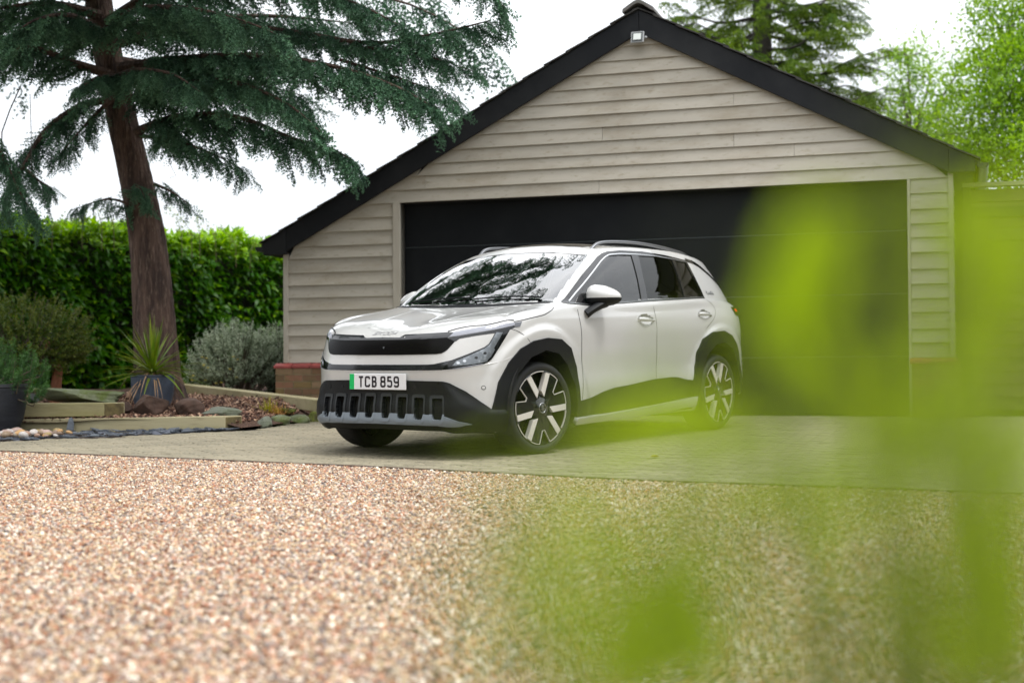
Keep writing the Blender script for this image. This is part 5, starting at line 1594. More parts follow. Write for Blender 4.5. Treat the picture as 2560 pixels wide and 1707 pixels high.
for sg in (1, -1):
    q = 0 if sg > 0 else 1
    # glasshouse
    s_ = patch('pillar_trim', DLO, 'side', .0045, .02, m_gloss, car, holes=[GLF, GLR, GLQ], sg=sg)
    patch('window', GLF, 'side', -.002, 0, g_front, doors[2 + q], sg=sg, res=.03)
    patch('window', GLR, 'side', -.002, 0, g_rear, doors[4 + q], sg=sg, res=.03)
    patch('quarter_window', GLQ, 'side', -.002, 0, g_rear, car, sg=sg, res=.03)
    ribbon('window_trim', [(-.44, 1.092), (-.56, 1.156), (-.70, 1.226), (-.87, 1.312), (-1.07, 1.413), (-1.155, 1.449), (-1.23, 1.473), (-1.40, 1.487), (-1.65, 1.491), (-1.95, 1.489), (-2.25, 1.473), (-2.49, 1.456)], 'side', .010, .010, m_chrome, car, sg, round_=.002)
    ribbon('waist_trim', [(-.40, 1.079), (-.637, 1.068), (-1.105, 1.087), (-1.646, 1.114), (-2.552, 1.149)], 'side', .014, .010, mat('dark_chrome', (.16, .17, .17), .25, metal=.8), car, sg, round_=.003)
    ribbon('window_divider', [(-2.245, 1.466), (-2.225, 1.32), (-2.205, 1.148)], 'side', .018, .004, m_gloss, doors[4 + q], sg, round_=.002)
    ribbon('pillar_strip', [(-1.60, 1.485), (-1.548, 1.30), (-1.505, 1.118)], 'side', .012, .004, m_gloss, doors[2 + q], sg, round_=.004)
    ribbon('roof_trim', [(-2.50, 1.478), (-2.64, 1.462), (-2.74, 1.432), (-2.86, 1.372), (-3.07, 1.262), (-3.26, 1.165)], 'side', .035, .004, m_gloss, car, sg)
    # gaps
    ribbon('door_gap', [(-.478, 1.075), (-.468, 1.026), (-.471, .976), (-.483, .90), (-.493, .835), (-.508, .668), (-.478, .37)], 'side', .006, .0012, m_gap, car, sg)
    ribbon('door_gap', [(-1.612, 1.108), (-1.610, .978), (-1.613, .824), (-1.630, .643), (-1.614, .476)], 'side', .005, .0012, m_gap, car, sg)
    ribbon('door_gap', [(-2.54, 1.144), (-2.678, 1.081), (-2.69, 1.045), (-2.672, 1.01), (-2.60, .955), (-2.457, .88)], 'side', .004, .0012, m_gap, car, sg)
    ribbon('wing_gap', [(1.005, .8936), (1.06, .878), (1.115, .845), (1.16, .80)], 'phi', .004, .0012, m_gap, car, sg)
    ribbon('bonnet_gap', [(.644, .522), (.482, .712), (.294, .833)], 'top', .010, .0015, m_gap, car, sg)
    ribbon('bonnet_gap', [(.30, .943), (.226, .955), (.136, .971), (-.014, .991), (-.083, 1.012), (-.13, 1.028), (-.18, 1.046)], 'side', .006, .0015, m_gap, car, sg)
    # wheel arch cladding, side cladding, sill
    patch('arch_cladding', ARO + ARI, 'side', .013, .10, m_clad, car, sg=sg, res=.025)
    patch('arch_cladding', ARO_R + ARI_R, 'side', .013, .10, m_clad, car, sg=sg, res=.025)
    patch('door_cladding', [(-.436, .358), (-.479, .364), (-.637, .377), (-.795, .412), (-.957, .436), (-1.21, .451), (-1.564, .48), (-1.86, .488), (-1.95, .484), (-2.083, .462), (-2.215, .449), (-2.22, .215), (-.44, .205)], 'side', .010, .02, m_clad, car, sg=sg, res=.03)
    patch('sill', [(-.40, .243), (-.861, .250), (-1.548, .276), (-2.015, .300), (-2.235, .316), (-2.225, .240), (-1.70, .222), (-1.194, .206), (-.40, .204)], 'side', .034, .034, m_paint, car, sg=sg, res=.03)
    # door handles in their bowls
    for (ex, ez, ea, eb), dr in ((EL_F, doors[2 + q]), (EL_R, doors[4 + q])):
        el = [(ex + ea * math.cos(t), ez + eb * math.sin(t)) for t in np.linspace(0, 2 * math.pi, 40)[:-1]]
        patch('handle_bowl', el, 'side', .0006, 0, m_paint, dr, sg=sg, res=.0075, own=True, disp=lambda x, z, ex=ex, ez=ez, ea=ea, eb=eb: -.036 * max(0, 1 - ((x - ex) / ea) ** 2 - ((z - ez) / eb) ** 2) ** .6)
        ribbon('handle_rim', el, 'side', .004, .0012, m_paint, dr, sg, res=.01, closed=True, round_=.001)
        hp = []
        for t in np.linspace(0, 1, 13):
            x = ex + ea * .97 - t * ea * 1.94; h = cast((x, sg * 2, ez), (0, -sg, 0), 1); hp.append(h[0] + h[1] * (.006 + .012 * math.sin(math.pi * t)) + np.array([0, 0, .004 - .012 * t]))
        hm = MB().tube(hp, [.009 + .009 * math.sin(math.pi * min(1, t * 1.2 + .12)) ** .7 for t in np.linspace(0, 1, 13)], 10, flat=1.0)
        hm.obj('handle', m_paint, dr, smooth=True)
    # tail lamp
    patch('tail_lamp', [(-3.01, 1.070), (-3.34, 1.070), (-3.34, .996), (-3.07, .996)], 'side', .006, .02, m_gloss, car, sg=sg, res=.02)
    t_ = patch('tail_light_strip', [(-3.075, 1.052), (-3.33, 1.052), (-3.33, 1.030), (-3.095, 1.030)], 'side', .008, .01, None, car, sg=sg, res=.02)
    mt = bpy.data.materials.get('red_lamp')
    if mt is None:
        mt = bpy.data.materials.new('red_lamp'); mt.use_nodes = True; b_ = mt.node_tree.nodes['Principled BSDF']; b_.inputs['Base Color'].default_value = (.6, .01, .005, 1); b_.inputs['Roughness'].default_value = .15
        b_.inputs['Emission Color'].default_value = (1, .03, .01, 1); b_.inputs['Emission Strength'].default_value = .55
    t_.data.materials.clear(); t_.data.materials.append(mt)
    # reflector slats behind the rear wheel
    for z in (.555, .600): ribbon('rear_slat', [(-3.17, z), (-3.30, z + .012)], 'side', .010, .010, m_chrome, car, sg)
    # headlight
    HF = [(.5544, .8405), (.6117, .8463), (.8993, .8917), (1.0329, .9184), (1.0336, .9039), (1.005, .8936), (.9909, .8875), (.9546, .8366), (.8485, .6896), (.8282, .6727), (.7928, .6562), (.7004, .6391), (.6114, .6265), (.5172, .6194), (.5792, .6849), (.6989, .7309), (.7971, .7715), (.8291, .794), (.8545, .8303), (.8768, .8668), (.7626, .8529), (.6343, .8317), (.6118, .8147), (.6006, .813)]
    hl = patch('headlight', HF, 'phi', .002, .02, m_gloss, car, sg=sg, res=.018)
    patch('lens', [(.5866, .6459), (.6117, .6776), (.7206, .7267), (.7967, .7618), (.8328, .7882), (.8627, .8341), (.8861, .8717), (.9351, .8718), (.9164, .841), (.8721, .7759), (.8634, .7606), (.8711, .7528), (.8371, .7033), (.8208, .6883), (.8106, .6712), (.7187, .6559)], 'phi', .0045, .004, m_lens, hl, sg=sg, res=.016)
    patch('light_bar', [(.5621, .8431), (.5979, .8758), (.8064, .9116), (1.0355, .9372), (1.032, .9190), (.8994, .8937), (.6117, .8486)], 'phi', .0045, .006, m_drl, hl, sg=sg, res=.016)
    patch('indicator_end', [(1.0385, .9372), (1.0994, .9446), (1.0773, .9086), (1.0357, .9051)], 'phi', .0045, .006, mat('smoked_lens', (.14, .145, .16), .15), hl, sg=sg, res=.016)
    for a_, z_ in ((.625, .665), (.665, .678), (.74, .70), (.80, .73)):
        el = [(a_ + .011 * math.cos(t), z_ + .009 * math.sin(t)) for t in np.linspace(0, 6.283, 13)[:-1]]
        patch('projector', el, 'phi', .007, .004, m_chrome if a_ < .7 else m_gloss, hl, sg=sg, res=.01)
    patch('lower_cover', [(.552, .6225), (.70, .6455), (.79, .660), (.78, .654), (.70, .6405), (.6114, .6285)], 'phi', .005, .002, m_drl, hl, sg=sg, res=.016)
    # parking sensors
    for a_, z_, m_, r_ in ((.7851, .4944, m_paint, .015),):
        el = [(a_ + r_ * math.cos(t), z_ + r_ * math.sin(t)) for t in np.linspace(0, 6.283, 17)[:-1]]
        patch('sensor_ring', el, 'phi', .0015, .002, m_gap, car, sg=sg, res=.01)
        el = [(a_ + (r_ - .004) * math.cos(t), z_ + (r_ - .004) * math.sin(t)) for t in np.linspace(0, 6.283, 17)[:-1]]
        patch('sensor', el, 'phi', .003, .002, m_paint, car, sg=sg, res=.01)
    # roof rails
    rp = curve([(-1.165, sg * .548, 1.522), (-1.25, sg * .556, 1.568), (-1.38, sg * .562, 1.590), (-1.65, sg * .567, 1.601), (-1.95, sg * .567, 1.600), (-2.30, sg * .562, 1.582), (-2.62, sg * .552, 1.553), (-2.80, sg * .545, 1.520)], 36)
    rm = MB(); pr_ = [(-.009, -.012), (.009, -.012), (.013, .0), (.009, .010), (-.009, .010), (-.013, 0)]
    for i, p in enumerate(rp):
        w = min(1, .45 + min(i, 35 - i) * .12)
        for a_, b_ in pr_: rm.v.append((p[0], p[1] + a_ * 1.15, p[2] + b_ * w))
    for i in range(35):
        for j in range(6): rm.f.append((i * 6 + j, i * 6 + (j + 1) % 6, (i + 1) * 6 + (j + 1) % 6, (i + 1) * 6 + j))
    rm.obj('roof_rail', mat('rail_silver', (.22, .225, .235), .3, metal=.85), car, smooth='all')
    # door mirror
    mc = np.array([-.745, sg * .935, 1.122]); cap = MB(); base = MB()
    for part, z0, z1 in ((cap, -.005, 1), (base, -1, -.005)):
        nu_, nv_ = 28, 10; k0 = len(part.v)
        for iv in range(nv_ + 1):
            s = z0 + (z1 - z0) * iv / nv_; s = max(-1, min(1, s)); rr = math.sqrt(max(0, 1 - abs(s) ** 2.4)) ** .9
            zz = (.080 * s if s > 0 else .066 * s)
            for iu in range(nu_):
                w = 2 * math.pi * iu / nu_; cx_, cy_ = math.cos(w), math.sin(w); ex = .72
                px_ = math.copysign(abs(cx_) ** ex, cx_) * (.105 if cx_ > 0 else .060) * rr; py_ = math.copysign(abs(cy_) ** ex, cy_) * .118 * rr
                yo = py_ * sg; taper = 1 - .30 * (py_ / .118) * (1 if s > 0 else .3)
                part.v.append((mc[0] + px_ - .45 * py_ * .6, mc[1] + yo, mc[2] + zz * taper + .012 * (1 - py_ / .118) * (s > 0) - .05 * 0))
        for iv in range(nv_):
            for iu in range(nu_): part.f.append((k0 + iv * nu_ + iu, k0 + iv * nu_ + (iu + 1) % nu_, k0 + (iv + 1) * nu_ + (iu + 1) % nu_, k0 + (iv + 1) * nu_ + iu))
    mir = base.obj('mirror', m_clad, car, smooth='all')
    cap.obj('mirror_cap', m_paint, mir, smooth='all')
    arm = MB(); ap = curve([(-.585, sg * .868, 1.000), (-.615, sg * .892, 1.026), (-.69, sg * .925, 1.066), (-.75, sg * .945, 1.082)], 10)
    arm.tube(ap, [.062, .060, .058, .056, .056, .058, .060, .062, .062, .055], 14, flat=.55); arm.obj('mirror_arm', m_clad, mir, smooth=True)
    gm = MB().prism([mc + np.array([-.066, sg * a_, b_]) for a_, b_ in ((-.09, -.02), (.09, -.03), (.085, .035), (-.08, .055))], (-.003, 0, 0)); gm.obj('mirror_glass', m_chrome, mir)

# windscreen with black border, cowl
ws_in = [(-.972, 0), (-.971, .25), (-.974, .40), (-.995, .51), (-1.012, .57), (-.97, .612), (-.82, .655), (-.568, .69), (-.455, .703), (-.405, .69), (-.355, .45), (-.325, .25), (-.316, 0)]
patch('windscreen', mirror_half_y(WSH), 'top', -.001, 0, g_wind, car, res=.035)
patch('windscreen_border', mirror_half_y(WSH), 'top', -.0045, 0, m_gloss, car, holes=[mirror_half_y(ws_in)], res=.03)
patch('cowl', mirror_half_y([(-.19, 0), (-.20, .25), (-.232, .45), (-.275, .62), (-.312, .72), (-.36, .73), (-.325, .64), (-.285, .45), (-.252, .25), (-.243, 0)]), 'top', .002, .01, m_clad, car, res=.02)
for y0, y1 in ((-.62, .02), (.05, .62)):
    wp = []
    for t in np.linspace(0, 1, 9):
        y = y0 + (y1 - y0) * t; h = cast((-.285 - .09 * abs(y) - .02 * t, y, 3), (0, 0, -1), 1); wp.append(h[0] + h[1] * .012)
    MB().tube(wp, .006, 6).obj('wiper', m_clad, car)
# roof glass and header line
patch('roof_glass', mirror_half_y([(-1.135, 0), (-1.14, .35), (-1.17, .47), (-1.23, .505), (-1.7, .515), (-2.3, .51), (-2.7, .49), (-2.82, .46), (-2.86, .3), (-2.87, 0)]), 'top', .003, .012, mat('roof_panel', (.010, .009, .0085), .09, spec=.55), car, res=.04)
ribbon('header_gap', [(-1.00, -.60), (-.985, -.40), (-.982, 0), (-.985, .40), (-1.00, .60)], 'top', .006, .0015, m_gap, car)
# tailgate glass
patch('tailgate_glass', mirror_half([(math.pi, 1.15), (math.pi - .32, 1.15), (math.pi - .38, 1.42), (math.pi, 1.45)])[:4] + [(math.pi + .38, 1.42), (math.pi + .32, 1.15)], 'phi', .004, .01, m_gloss, car, res=.05, x0=-2.1)

# front end
STRIP = [(0, .8475), (.1663, .8452), (.1795, .8501), (.2091, .8637), (.374, .8687), (.5547, .8772), (.5941, .8753), (.5575, .8428), (.5509, .8405), (.3812, .8303), (.1741, .8297), (0, .8295)]
patch('light_strip', mirror_half(STRIP), 'phi', .003, .02, mat('smoked_strip', (.018, .019, .021), .07, spec=.65), car)
GRL = [(0, .8285), (.1744, .8287), (.3814, .8293), (.551, .8394), (.603, .8128), (.5555, .7579), (.5355, .7438), (.5155, .7338), (.4768, .7282), (.1868, .7245), (0, .7248)]
patch('grille_panel', mirror_half(GRL), 'phi', .0035, .02, mat('grille_gloss', (.0045, .004, .004), .2, spec=.08), car)
el = [(.03 + .006 * math.cos(t), .775 + .007 * math.sin(t)) for t in np.linspace(0, 6.283, 11)[:-1]]
patch('camera_lens', el, 'phi', .006, .003, m_lens, car, res=.006)
BAND = [(0, .6564), (.1939, .6562), (.42, .6570), (.4627, .6590), (.501, .6670), (.5792, .6851), (.5172, .6193), (.1957, .6166), (0, .6160)]
patch('lower_strip', mirror_half(BAND), 'phi', .003, .02, mat('smoked_strip', (.018, .019, .021), .07), car)
ribbon('strip_edge', [(-1.0, .70), (-.9, .668), (-.8, .6515), (-.70, .634), (-.6114, .6215), (-.5172, .6144), (-.1957, .6116), (.1957, .6116), (.5172, .6144), (.6114, .6215), (.70, .634), (.8, .6515), (.9, .668), (1.0, .70)], 'phi', .010, .003, m_paint, car, round_=.003)
VC = [.0785, .2222, .3590, .4905]; VW = [.0385, .0380, .0365, .0350]; VT = [.4352, .4328, .4294, .4238]; VB = [.285, .2831, .2806, .2808]
holes = []; frames_ = []
for c_, w_, t_, b_ in zip(VC, VW, VT, VB):
    for s in (1, -1):
        holes.append(rounded([(s * (c_ - w_), t_), (s * (c_ + w_), t_), (s * (c_ + w_ * .96), b_ + .03), (s * (c_ + w_ * .8), b_), (s * (c_ - w_ * .8), b_), (s * (c_ - w_ * .96), b_ + .03)], .012))
        frames_.append((s, rounded([(s * (c_ - w_ - .017), t_ + .024), (s * (c_ + w_ + .010), t_ + .024), (s * (c_ + w_ + .008), b_ - .004), (s * (c_ + w_ * .9), b_ - .018), (s * (c_ - w_ - .006), b_ - .018), (s * (c_ - w_ - .016), b_ - .002)], .02), holes[-1]))


def scoop(a, z):
    """the lower part stands proud of the paint, with a ledge that faces up"""
    a = abs(a); x1, z1, x2, z2 = .5269, .541, .8347, .3453
    if a < .50: return 0.
    t = min(1, (a - x1) / (x2 - x1)); d = (z1 + (z2 - z1) * t) - z; w = .012 + .07 * min(1, max(0, t) * 2.6) * (1 - .85 * max(0, t - .72) / .28)
    e = sst(.50, .60, np.array(a)); return float(.017 * e * min(1, max(0, d) / w))


bump_ = patch('bumper', mirror_half(BUMP), 'phi', .011, .03, m_clad, car, holes=holes, res=.0165, disp=scoop, own=True)
patch('intake_back', mirror_half([(0, .45), (.545, .445), (.545, .27), (0, .27)]), 'phi', -.045, 0, m_dark, car, res=.04)
for i, (s, fr_, ho_) in enumerate(frames_):
    patch('intake_frame', fr_, 'phi', .0155, .05, mat('intake_grey', (.020, .023, .025), .5, spec=.4), car, holes=[ho_], res=.012)
for s in (1, -1):
    for k in range(11):
        z = .295 + k * .0118
        ribbon('intake_rib', [(s * .460, z), (s * .522, z)], 'phi', .005, -.002, m_clad, car, res=.02, round_=.003)
    patch('intake_blank', rounded([(s * .456, .424), (s * .525, .424), (s * .524, .282), (s * .460, .282)], .01), 'phi', -.006, .002, m_clad, car, res=.03)
LIP = [(0, .3215), (.0328, .3213), (.1724, .3199), (.3069, .3172), (.4347, .3143), (.5278, .3072), (.6182, .2757), (.7032, .2600), (.6318, .2527), (.524, .2549), (.1581, .2579), (0, .2593)]
def lip_slope(a, z): return scoop(a, z) + .017 * min(1, max(0, (.322 - z) / .064)) * float(1 - sst(.50, .68, np.array(abs(a))))
patch('bumper_lip', mirror_half(LIP), 'phi', .0155, .02, m_lip, car, holes=[f[2] for f in frames_], res=.010, disp=lip_slope, own=True)
for s, fr_, ho_ in frames_:      # the lower cups of the frames are moulded in the lip colour
    lo_ = [(a, min(b, .318)) for a, b in fr_]
    patch('intake_cup', lo_, 'phi', .0175, .03, m_lip, car, holes=[ho_], res=.010, disp=lip_slope, own=True)
for a_, z_ in ((.325, .5035), (-.345, .5045)):
    el = [(a_ + .010 * math.cos(t), z_ + .010 * math.sin(t)) for t in np.linspace(0, 6.283, 13)[:-1]]
    patch('sensor', el, 'phi', .0135, .003, m_gap, car, res=.008)
el = [(-.485 + .024 * math.cos(t), .505 + .026 * math.sin(t)) for t in np.linspace(0, 6.283, 21)[:-1]]
patch('tow_cover', el, 'phi', .0130, .003, m_clad, car, res=.012)


# lettering: strokes laid as flat raised strips
def strokes(lines, w, put_, closed=()):
    mb = MB()
    for li_, L in enumerate(lines):
        P = [np.array(p, float) for p in L]; cl_ = np.linalg.norm(P[0] - P[-1]) < 1e-6; n = len(P) - (1 if cl_ else 0); A = []; B = []
        for i in range(n if cl_ else len(P)):
            if cl_: a, b, c = P[(i - 1) % n], P[i % n], P[(i + 1) % n]
            else: a, b, c = P[max(i - 1, 0)], P[i], P[min(i + 1, len(P) - 1)]
            u = (b - a) / (np.linalg.norm(b - a) + 1e-9); v = (c - b) / (np.linalg.norm(c - b) + 1e-9)
            if np.linalg.norm(b - a) < 1e-9: u = v
            if np.linalg.norm(c - b) < 1e-9: v = u
            nn = np.array([-(u + v)[1], (u + v)[0]]); nn /= np.linalg.norm(nn) + 1e-9; nu_ = np.array([-u[1], u[0]]); k = 1 / max(.5, nn @ nu_)
            A.append(b + nn * w / 2 * k); B.append(b - nn * w / 2 * k)
        m = len(A); k0 = len(mb.v)
        for q in range(m):
            for h in (0, 1): mb.v.append(tuple(put_(*A[q], h))); mb.v.append(tuple(put_(*B[q], h)))
        for q in range(m if cl_ else m - 1):
            r = (q + 1) % m; a0, a1, b0, b1 = k0 + 4 * q, k0 + 4 * q + 2, k0 + 4 * q + 1, k0 + 4 * q + 3; c0, c1, d0, d1 = k0 + 4 * r, k0 + 4 * r + 2, k0 + 4 * r + 1, k0 + 4 * r + 3
            mb.f += [(a1, b1, d1, c1), (a0, a1, c1, c0), (b1, b0, d0, d1)]
    return mb


PLX, PLZ = .7905, .538
plate = MB().hexa([(PLX - .006, -.26, PLZ - .0555), (PLX, -.26, PLZ - .0555), (PLX, .26, PLZ - .0555), (PLX - .006, .26, PLZ - .0555), (PLX - .008, -.26, PLZ + .0555), (PLX - .002, -.26, PLZ + .0555), (PLX - .002, .26, PLZ + .0555), (PLX - .008, .26, PLZ + .0555)]).obj('number_plate', mat('plate_white', (.74, .74, .75), .3), car, bevel=.003)
def on_plate(y, z, h, e=0.): return (PLX - .002 * (z - PLZ + .0555) / .111 + .0009 + .0006 * h + e, y, z)
gb = MB(); q = [on_plate(y, PLZ + z, 1) for y, z in ((-.259, -.0545), (-.2175, -.0545), (-.2175, .0545), (-.259, .0545))]; gb.prism(q, (-.0012, 0, 0)); gb.obj('green_band', mat('plate_green', (.0, .46, .11), .35), plate)
GLY = {'T': [[(-2, 65), (38, 65)], [(18, 65), (18, -7)]],
       'C': [[(36, 50), (36, 58), (32, 64), (27, 65), (9, 65), (3, 62), (0, 56), (0, 9), (3, 3), (9, 0), (27, 0), (32, 1), (36, 7), (36, 15)]],
       'B': [[(5, 65), (5, 0)], [(-2, 65), (26, 65), (32, 62), (34, 56), (34, 43), (31, 37), (26, 34), (5, 34)], [(26, 34), (33, 30), (36, 24), (36, 10), (33, 3), (27, 0), (-2, 0)]],
       '8': [[(9, 65), (27, 65), (33, 62), (35, 56), (35, 43), (32, 37), (27, 34), (9, 34), (4, 37), (1, 43), (1, 56), (3, 62), (9, 65)], [(9, 34), (27, 34), (33, 30), (36, 24), (36, 9), (33, 3), (27, 0), (9, 0), (3, 3), (0, 9), (0, 24), (3, 30), (9, 34)]],
       '5': [[(33, 65), (4, 65), (3, 39), (26, 39), (33, 35), (36, 29), (36, 9), (33, 3), (27, 0), (9, 0), (3, 3), (0, 10)]],
       '9': [[(35, 29), (9, 29), (3, 32), (0, 38), (0, 56), (3, 62), (9, 65), (27, 65), (33, 62), (36, 56), (36, 9), (33, 3), (27, 0), (10, 0), (4, 3), (1, 10)]]}
x_ = -.1885 + .018; ls = []
for ch in 'TCB 859':
    if ch == ' ': x_ += .022; continue
    for L in GLY[ch]: ls.append([(x_ + a * .001, PLZ - .0325 + b * .001) for a, b in L])
    x_ += .061
strokes(ls, .0135, lambda y, z, h: on_plate(y, z, h)).obj('registration', mat('plate_black', (.012, .006, .012), .4), plate, fix=False)

WID = {'S': [[(1, 1), (.12, 1), (.0, .80), (.12, .54), (.88, .46), (1, .22), (.88, 0), (0, 0)]], 'K': [[(0, 0), (0, 1)], [(.95, 1), (.1, .5), (1, 0)]],
       'O': [[(.14, 1), (.86, 1), (1, .8), (1, .2), (.86, 0), (.14, 0), (0, .2), (0, .8), (.14, 1)]], 'D': [[(0, 0), (0, 1), (.8, 1), (1, .75), (1, .25), (.8, 0), (0, 0)]], 'A': [[(0, 0), (.5, 1), (1, 0)], [(.3, .3), (.8, .3)]]}
ls = []; y_ = -.112
for ch in 'SKODA':
    for L in WID[ch]: ls.append([(y_ + (a * .032 + b * .006), .8655 + b * .0185) for a, b in densify(L, .3, False)])
    y_ += .0455


def on_nose(y, z, h):
    c = cast((2, y, z), (-1, 0, 0), 1); return c[0] + c[1] * (.0008 + .0025 * h)


strokes(ls, .0034, on_nose).obj('bonnet_lettering', mat('dark_nickel', (.30, .30, .30), .5), car, fix=False)


def on_side(x, z, h):
    c = cast((x, 2, z), (0, -1, 0), 1); return c[0] + c[1] * (.0008 + .002 * h)


# small script badge on the rear pillar
bd = [[(-2.655, 1.200), (-2.640, 1.208), (-2.632, 1.194), (-2.648, 1.184), (-2.660, 1.176)], [(-2.672, 1.176), (-2.676, 1.196)], [(-2.690, 1.178), (-2.702, 1.196), (-2.712, 1.178)], [(-2.722, 1.176), (-2.728, 1.208)], [(-2.738, 1.176), (-2.744, 1.210)], [(-2.756, 1.180), (-2.770, 1.196), (-2.776, 1.178), (-2.786, 1.190)]]
strokes(bd, .006, on_side).obj('pillar_badge', mat('badge_grey', (.10, .105, .11), .4), car, fix=False)
# bonnet creases
for sg in (1, -1): ribbon('bonnet_crease', [(.60, sg * .235), (.40, sg * .30), (.10, sg * .37), (-.15, sg * .42)], 'top', .03, .003, m_paint, bonnet, round_=.0029)


# wheels
def wheel(name, loc, steer, flip):
    w = bpy.data.objects.new(name, None); COL.objects.link(w); w.parent = car; w.location = loc; w.empty_display_size = .1
    w.rotation_euler = (0, 0, R(steer) + (math.pi if flip else 0)); return w


def WP(a, b, d): return (-a, d, b)
RR = .266
tyre_prof = [(.262, -.016), (.268, -.006), (.280, .004), (.297, .006), (.312, -.001), (.322, -.014), (.328, -.034), (.330, -.06), (.3305, -.11), (.330, -.17), (.327, -.20), (.318, -.222), (.300, -.234), (.270, -.236), (.255, -.22)]
def lathe_y(prof, n, treads=False):
    mb = MB(); m = len(prof)
    for i, (r, d) in enumerate(prof):
        for j in range(n):
            w = 2 * math.pi * j / n; rr = r
            if treads and r > .324: rr -= .006 * (1 if (j + (i % 2)) % 4 == 0 else 0)
            mb.v.append((rr * math.cos(w), d, rr * math.sin(w)))
    for i in range(m - 1):
        for j in range(n): mb.f.append((i * n + j, i * n + (j + 1) % n, (i + 1) * n + (j + 1) % n, (i + 1) * n + j))
    return mb


tyre_me = lathe_y(tyre_prof, 192, True).mesh('tyre'); tyre_me.materials.append(m_rub); tyre_me.shade_smooth()
rimb = lathe_y([(.267, -.012), (.266, -.004), (.261, -.002), (.258, -.012), (.250, -.04), (.240, -.07), (.20, -.075), (.08, -.065), (.0005, -.06)], 96)
rim_me = rimb.mesh('rim'); rim_me.materials.append(m_gloss); rim_me.shade_smooth(); rim_me.set_sharp_from_angle(angle=R(35))


def pol(r, deg): return np.array([math.cos(R(deg)), math.sin(R(deg))]) * r * RR


def wprism(mb, poly, d0, d1):
    n = len(poly)
    return mb.prism([WP(*p, d0) for p in poly], np.array([0, d1 - d0, 0.]))


bar_mes = []; panel_me = MB(); outline = MB(); ribs = MB()
for k in range(3):
    c = 97 - 120 * k; e = np.array([math.cos(R(c)), math.sin(R(c))]); p = np.array([e[1], -e[0]])
    for s in (-1, 1):
        i0 = (e * .33 + p * s * .070) * RR; o0 = (e * .885 + p * s * .367) * RR; d = (o0 - i0) / np.linalg.norm(o0 - i0); q = np.array([-d[1], d[0]]) * .0215
        if q @ p * s < 0: q = -q
        def at_r(pt, r=.962 * RR):
            t = -(pt @ d) + math.sqrt(max(0, (pt @ d) ** 2 - pt @ pt + r * r)); return pt + d * t
        a1, a2 = at_r(i0 + q), at_r(i0 - q)
        b = MB(); wprism(b, [i0 - q + d * .028, i0 + q - d * .004, a1, a2], -.03, .004); me = b.mesh('spoke'); me.materials.append(m_alu); bar_mes.append(me)
    # panel between this pair and the next one clockwise
    def bar_edge(cc, s):
        e_ = np.array([math.cos(R(cc)), math.sin(R(cc))]); p_ = np.array([e_[1], -e_[0]]); i_ = (e_ * .33 + p_ * s * .070) * RR; o_ = (e_ * .885 + p_ * s * .367) * RR
        d_ = (o_ - i_) / np.linalg.norm(o_ - i_); q_ = np.array([-d_[1], d_[0]]) * .0215
        if q_ @ p_ * s < 0: q_ = -q_
        t = -((i_ + q_) @ d_) + math.sqrt(((i_ + q_) @ d_) ** 2 - (i_ + q_) @ (i_ + q_) + (.975 * RR) ** 2); return i_ - q_ * .5, i_ + q_, i_ + q_ + d_ * t, d_, q_
    A0, A1, A2, dA, qA = bar_edge(c, 1); B0, B1, B2, dB, qB = bar_edge(c - 120, -1)
    angA = math.degrees(math.atan2(A2[1], A2[0])); angB = math.degrees(math.atan2(B2[1], B2[0]));
    while angA - angB > 180: angB += 360
    while angB > angA: angB -= 360
    nc = c - 60; n1, n2 = nc + 11.8, nc - 11.8
    arc1 = [pol(.975, t) for t in np.linspace(angA, n1, 7)]; arc2 = [pol(.975, t) for t in np.linspace(n2, angB, 7)]
    k1, k2 = pol(.615, nc + 4), pol(.615, nc - 4)
    wprism(panel_me, [np.zeros(2)] + [A0, A1] + arc1 + [k1, k2] + arc2 + [B1, B0], -.035, -.003)
    ol = arc1 + [k1, k2] + arc2
    ou = []; inn = []
    for i, pt in enumerate(ol):
        t = ol[min(i + 1, len(ol) - 1)] - ol[max(i - 1, 0)]; t /= np.linalg.norm(t); nn = np.array([-t[1], t[0]]); ou.append(pt + nn * .0018); inn.append(pt - nn * .0026)
    for i in range(len(ol) - 1): wprism(outline, [ou[i], ou[i + 1], inn[i + 1], inn[i]], -.01, .0015)
    # bright rim segment inside the pair
    aa = np.linspace(angA + 14, angA + 44, 8); se = [pol(.985, t) for t in aa] + [pol(.965, t) for t in aa[::-1]]
    wprism(outline, se, -.01, .0012)
    for d_, q_, st in ((dA, qA, A1), (dB, qB, B1)):
        for j in range(4):
            s0 = st + q_ / np.linalg.norm(q_) * (.010 + .0125 * j) + d_ * (.05 + .014 * j); s1 = s0 + d_ * (.075 + .0 * j - .010 * j); w_ = q_ / np.linalg.norm(q_) * .0022
            wprism(ribs, [s0 - w_, s0 + w_, s1 + w_, s1 - w_], -.004, .0006)
hub = lathe_y([(.085, -.010), (.06, .004), (.036, .009), (.0345, .012), (.0005, .012)], 40)
star = MB()
for k in range(3):
    c = 97 - 60 - 120 * k; star.add([WP(*pol(.46, c), -.002), WP(*pol(.17, c + 60), -.002), WP(0, 0, .010), WP(*pol(.17, c - 60), -.002)], [(0, 1, 2), (0, 2, 3)])
cap_ring = lathe_y([(.036, .0125), (.036, .0140), (.0325, .0140), (.0325, .0125)], 40)
emb = strokes([[(-.016, -.010), (.016, .014), (.004, .016)], [(-.004, .018), (.016, .014)], [(-.014, .006), (-.004, .018)], [(-.010, .001), (.003, .012)], [(-.004, -.016), (.012, .004)], [(.004, -.018), (.018, -.002)]], .0045, lambda a, b, h: WP(a, b, .0125 + .001 * h))
part_me = []
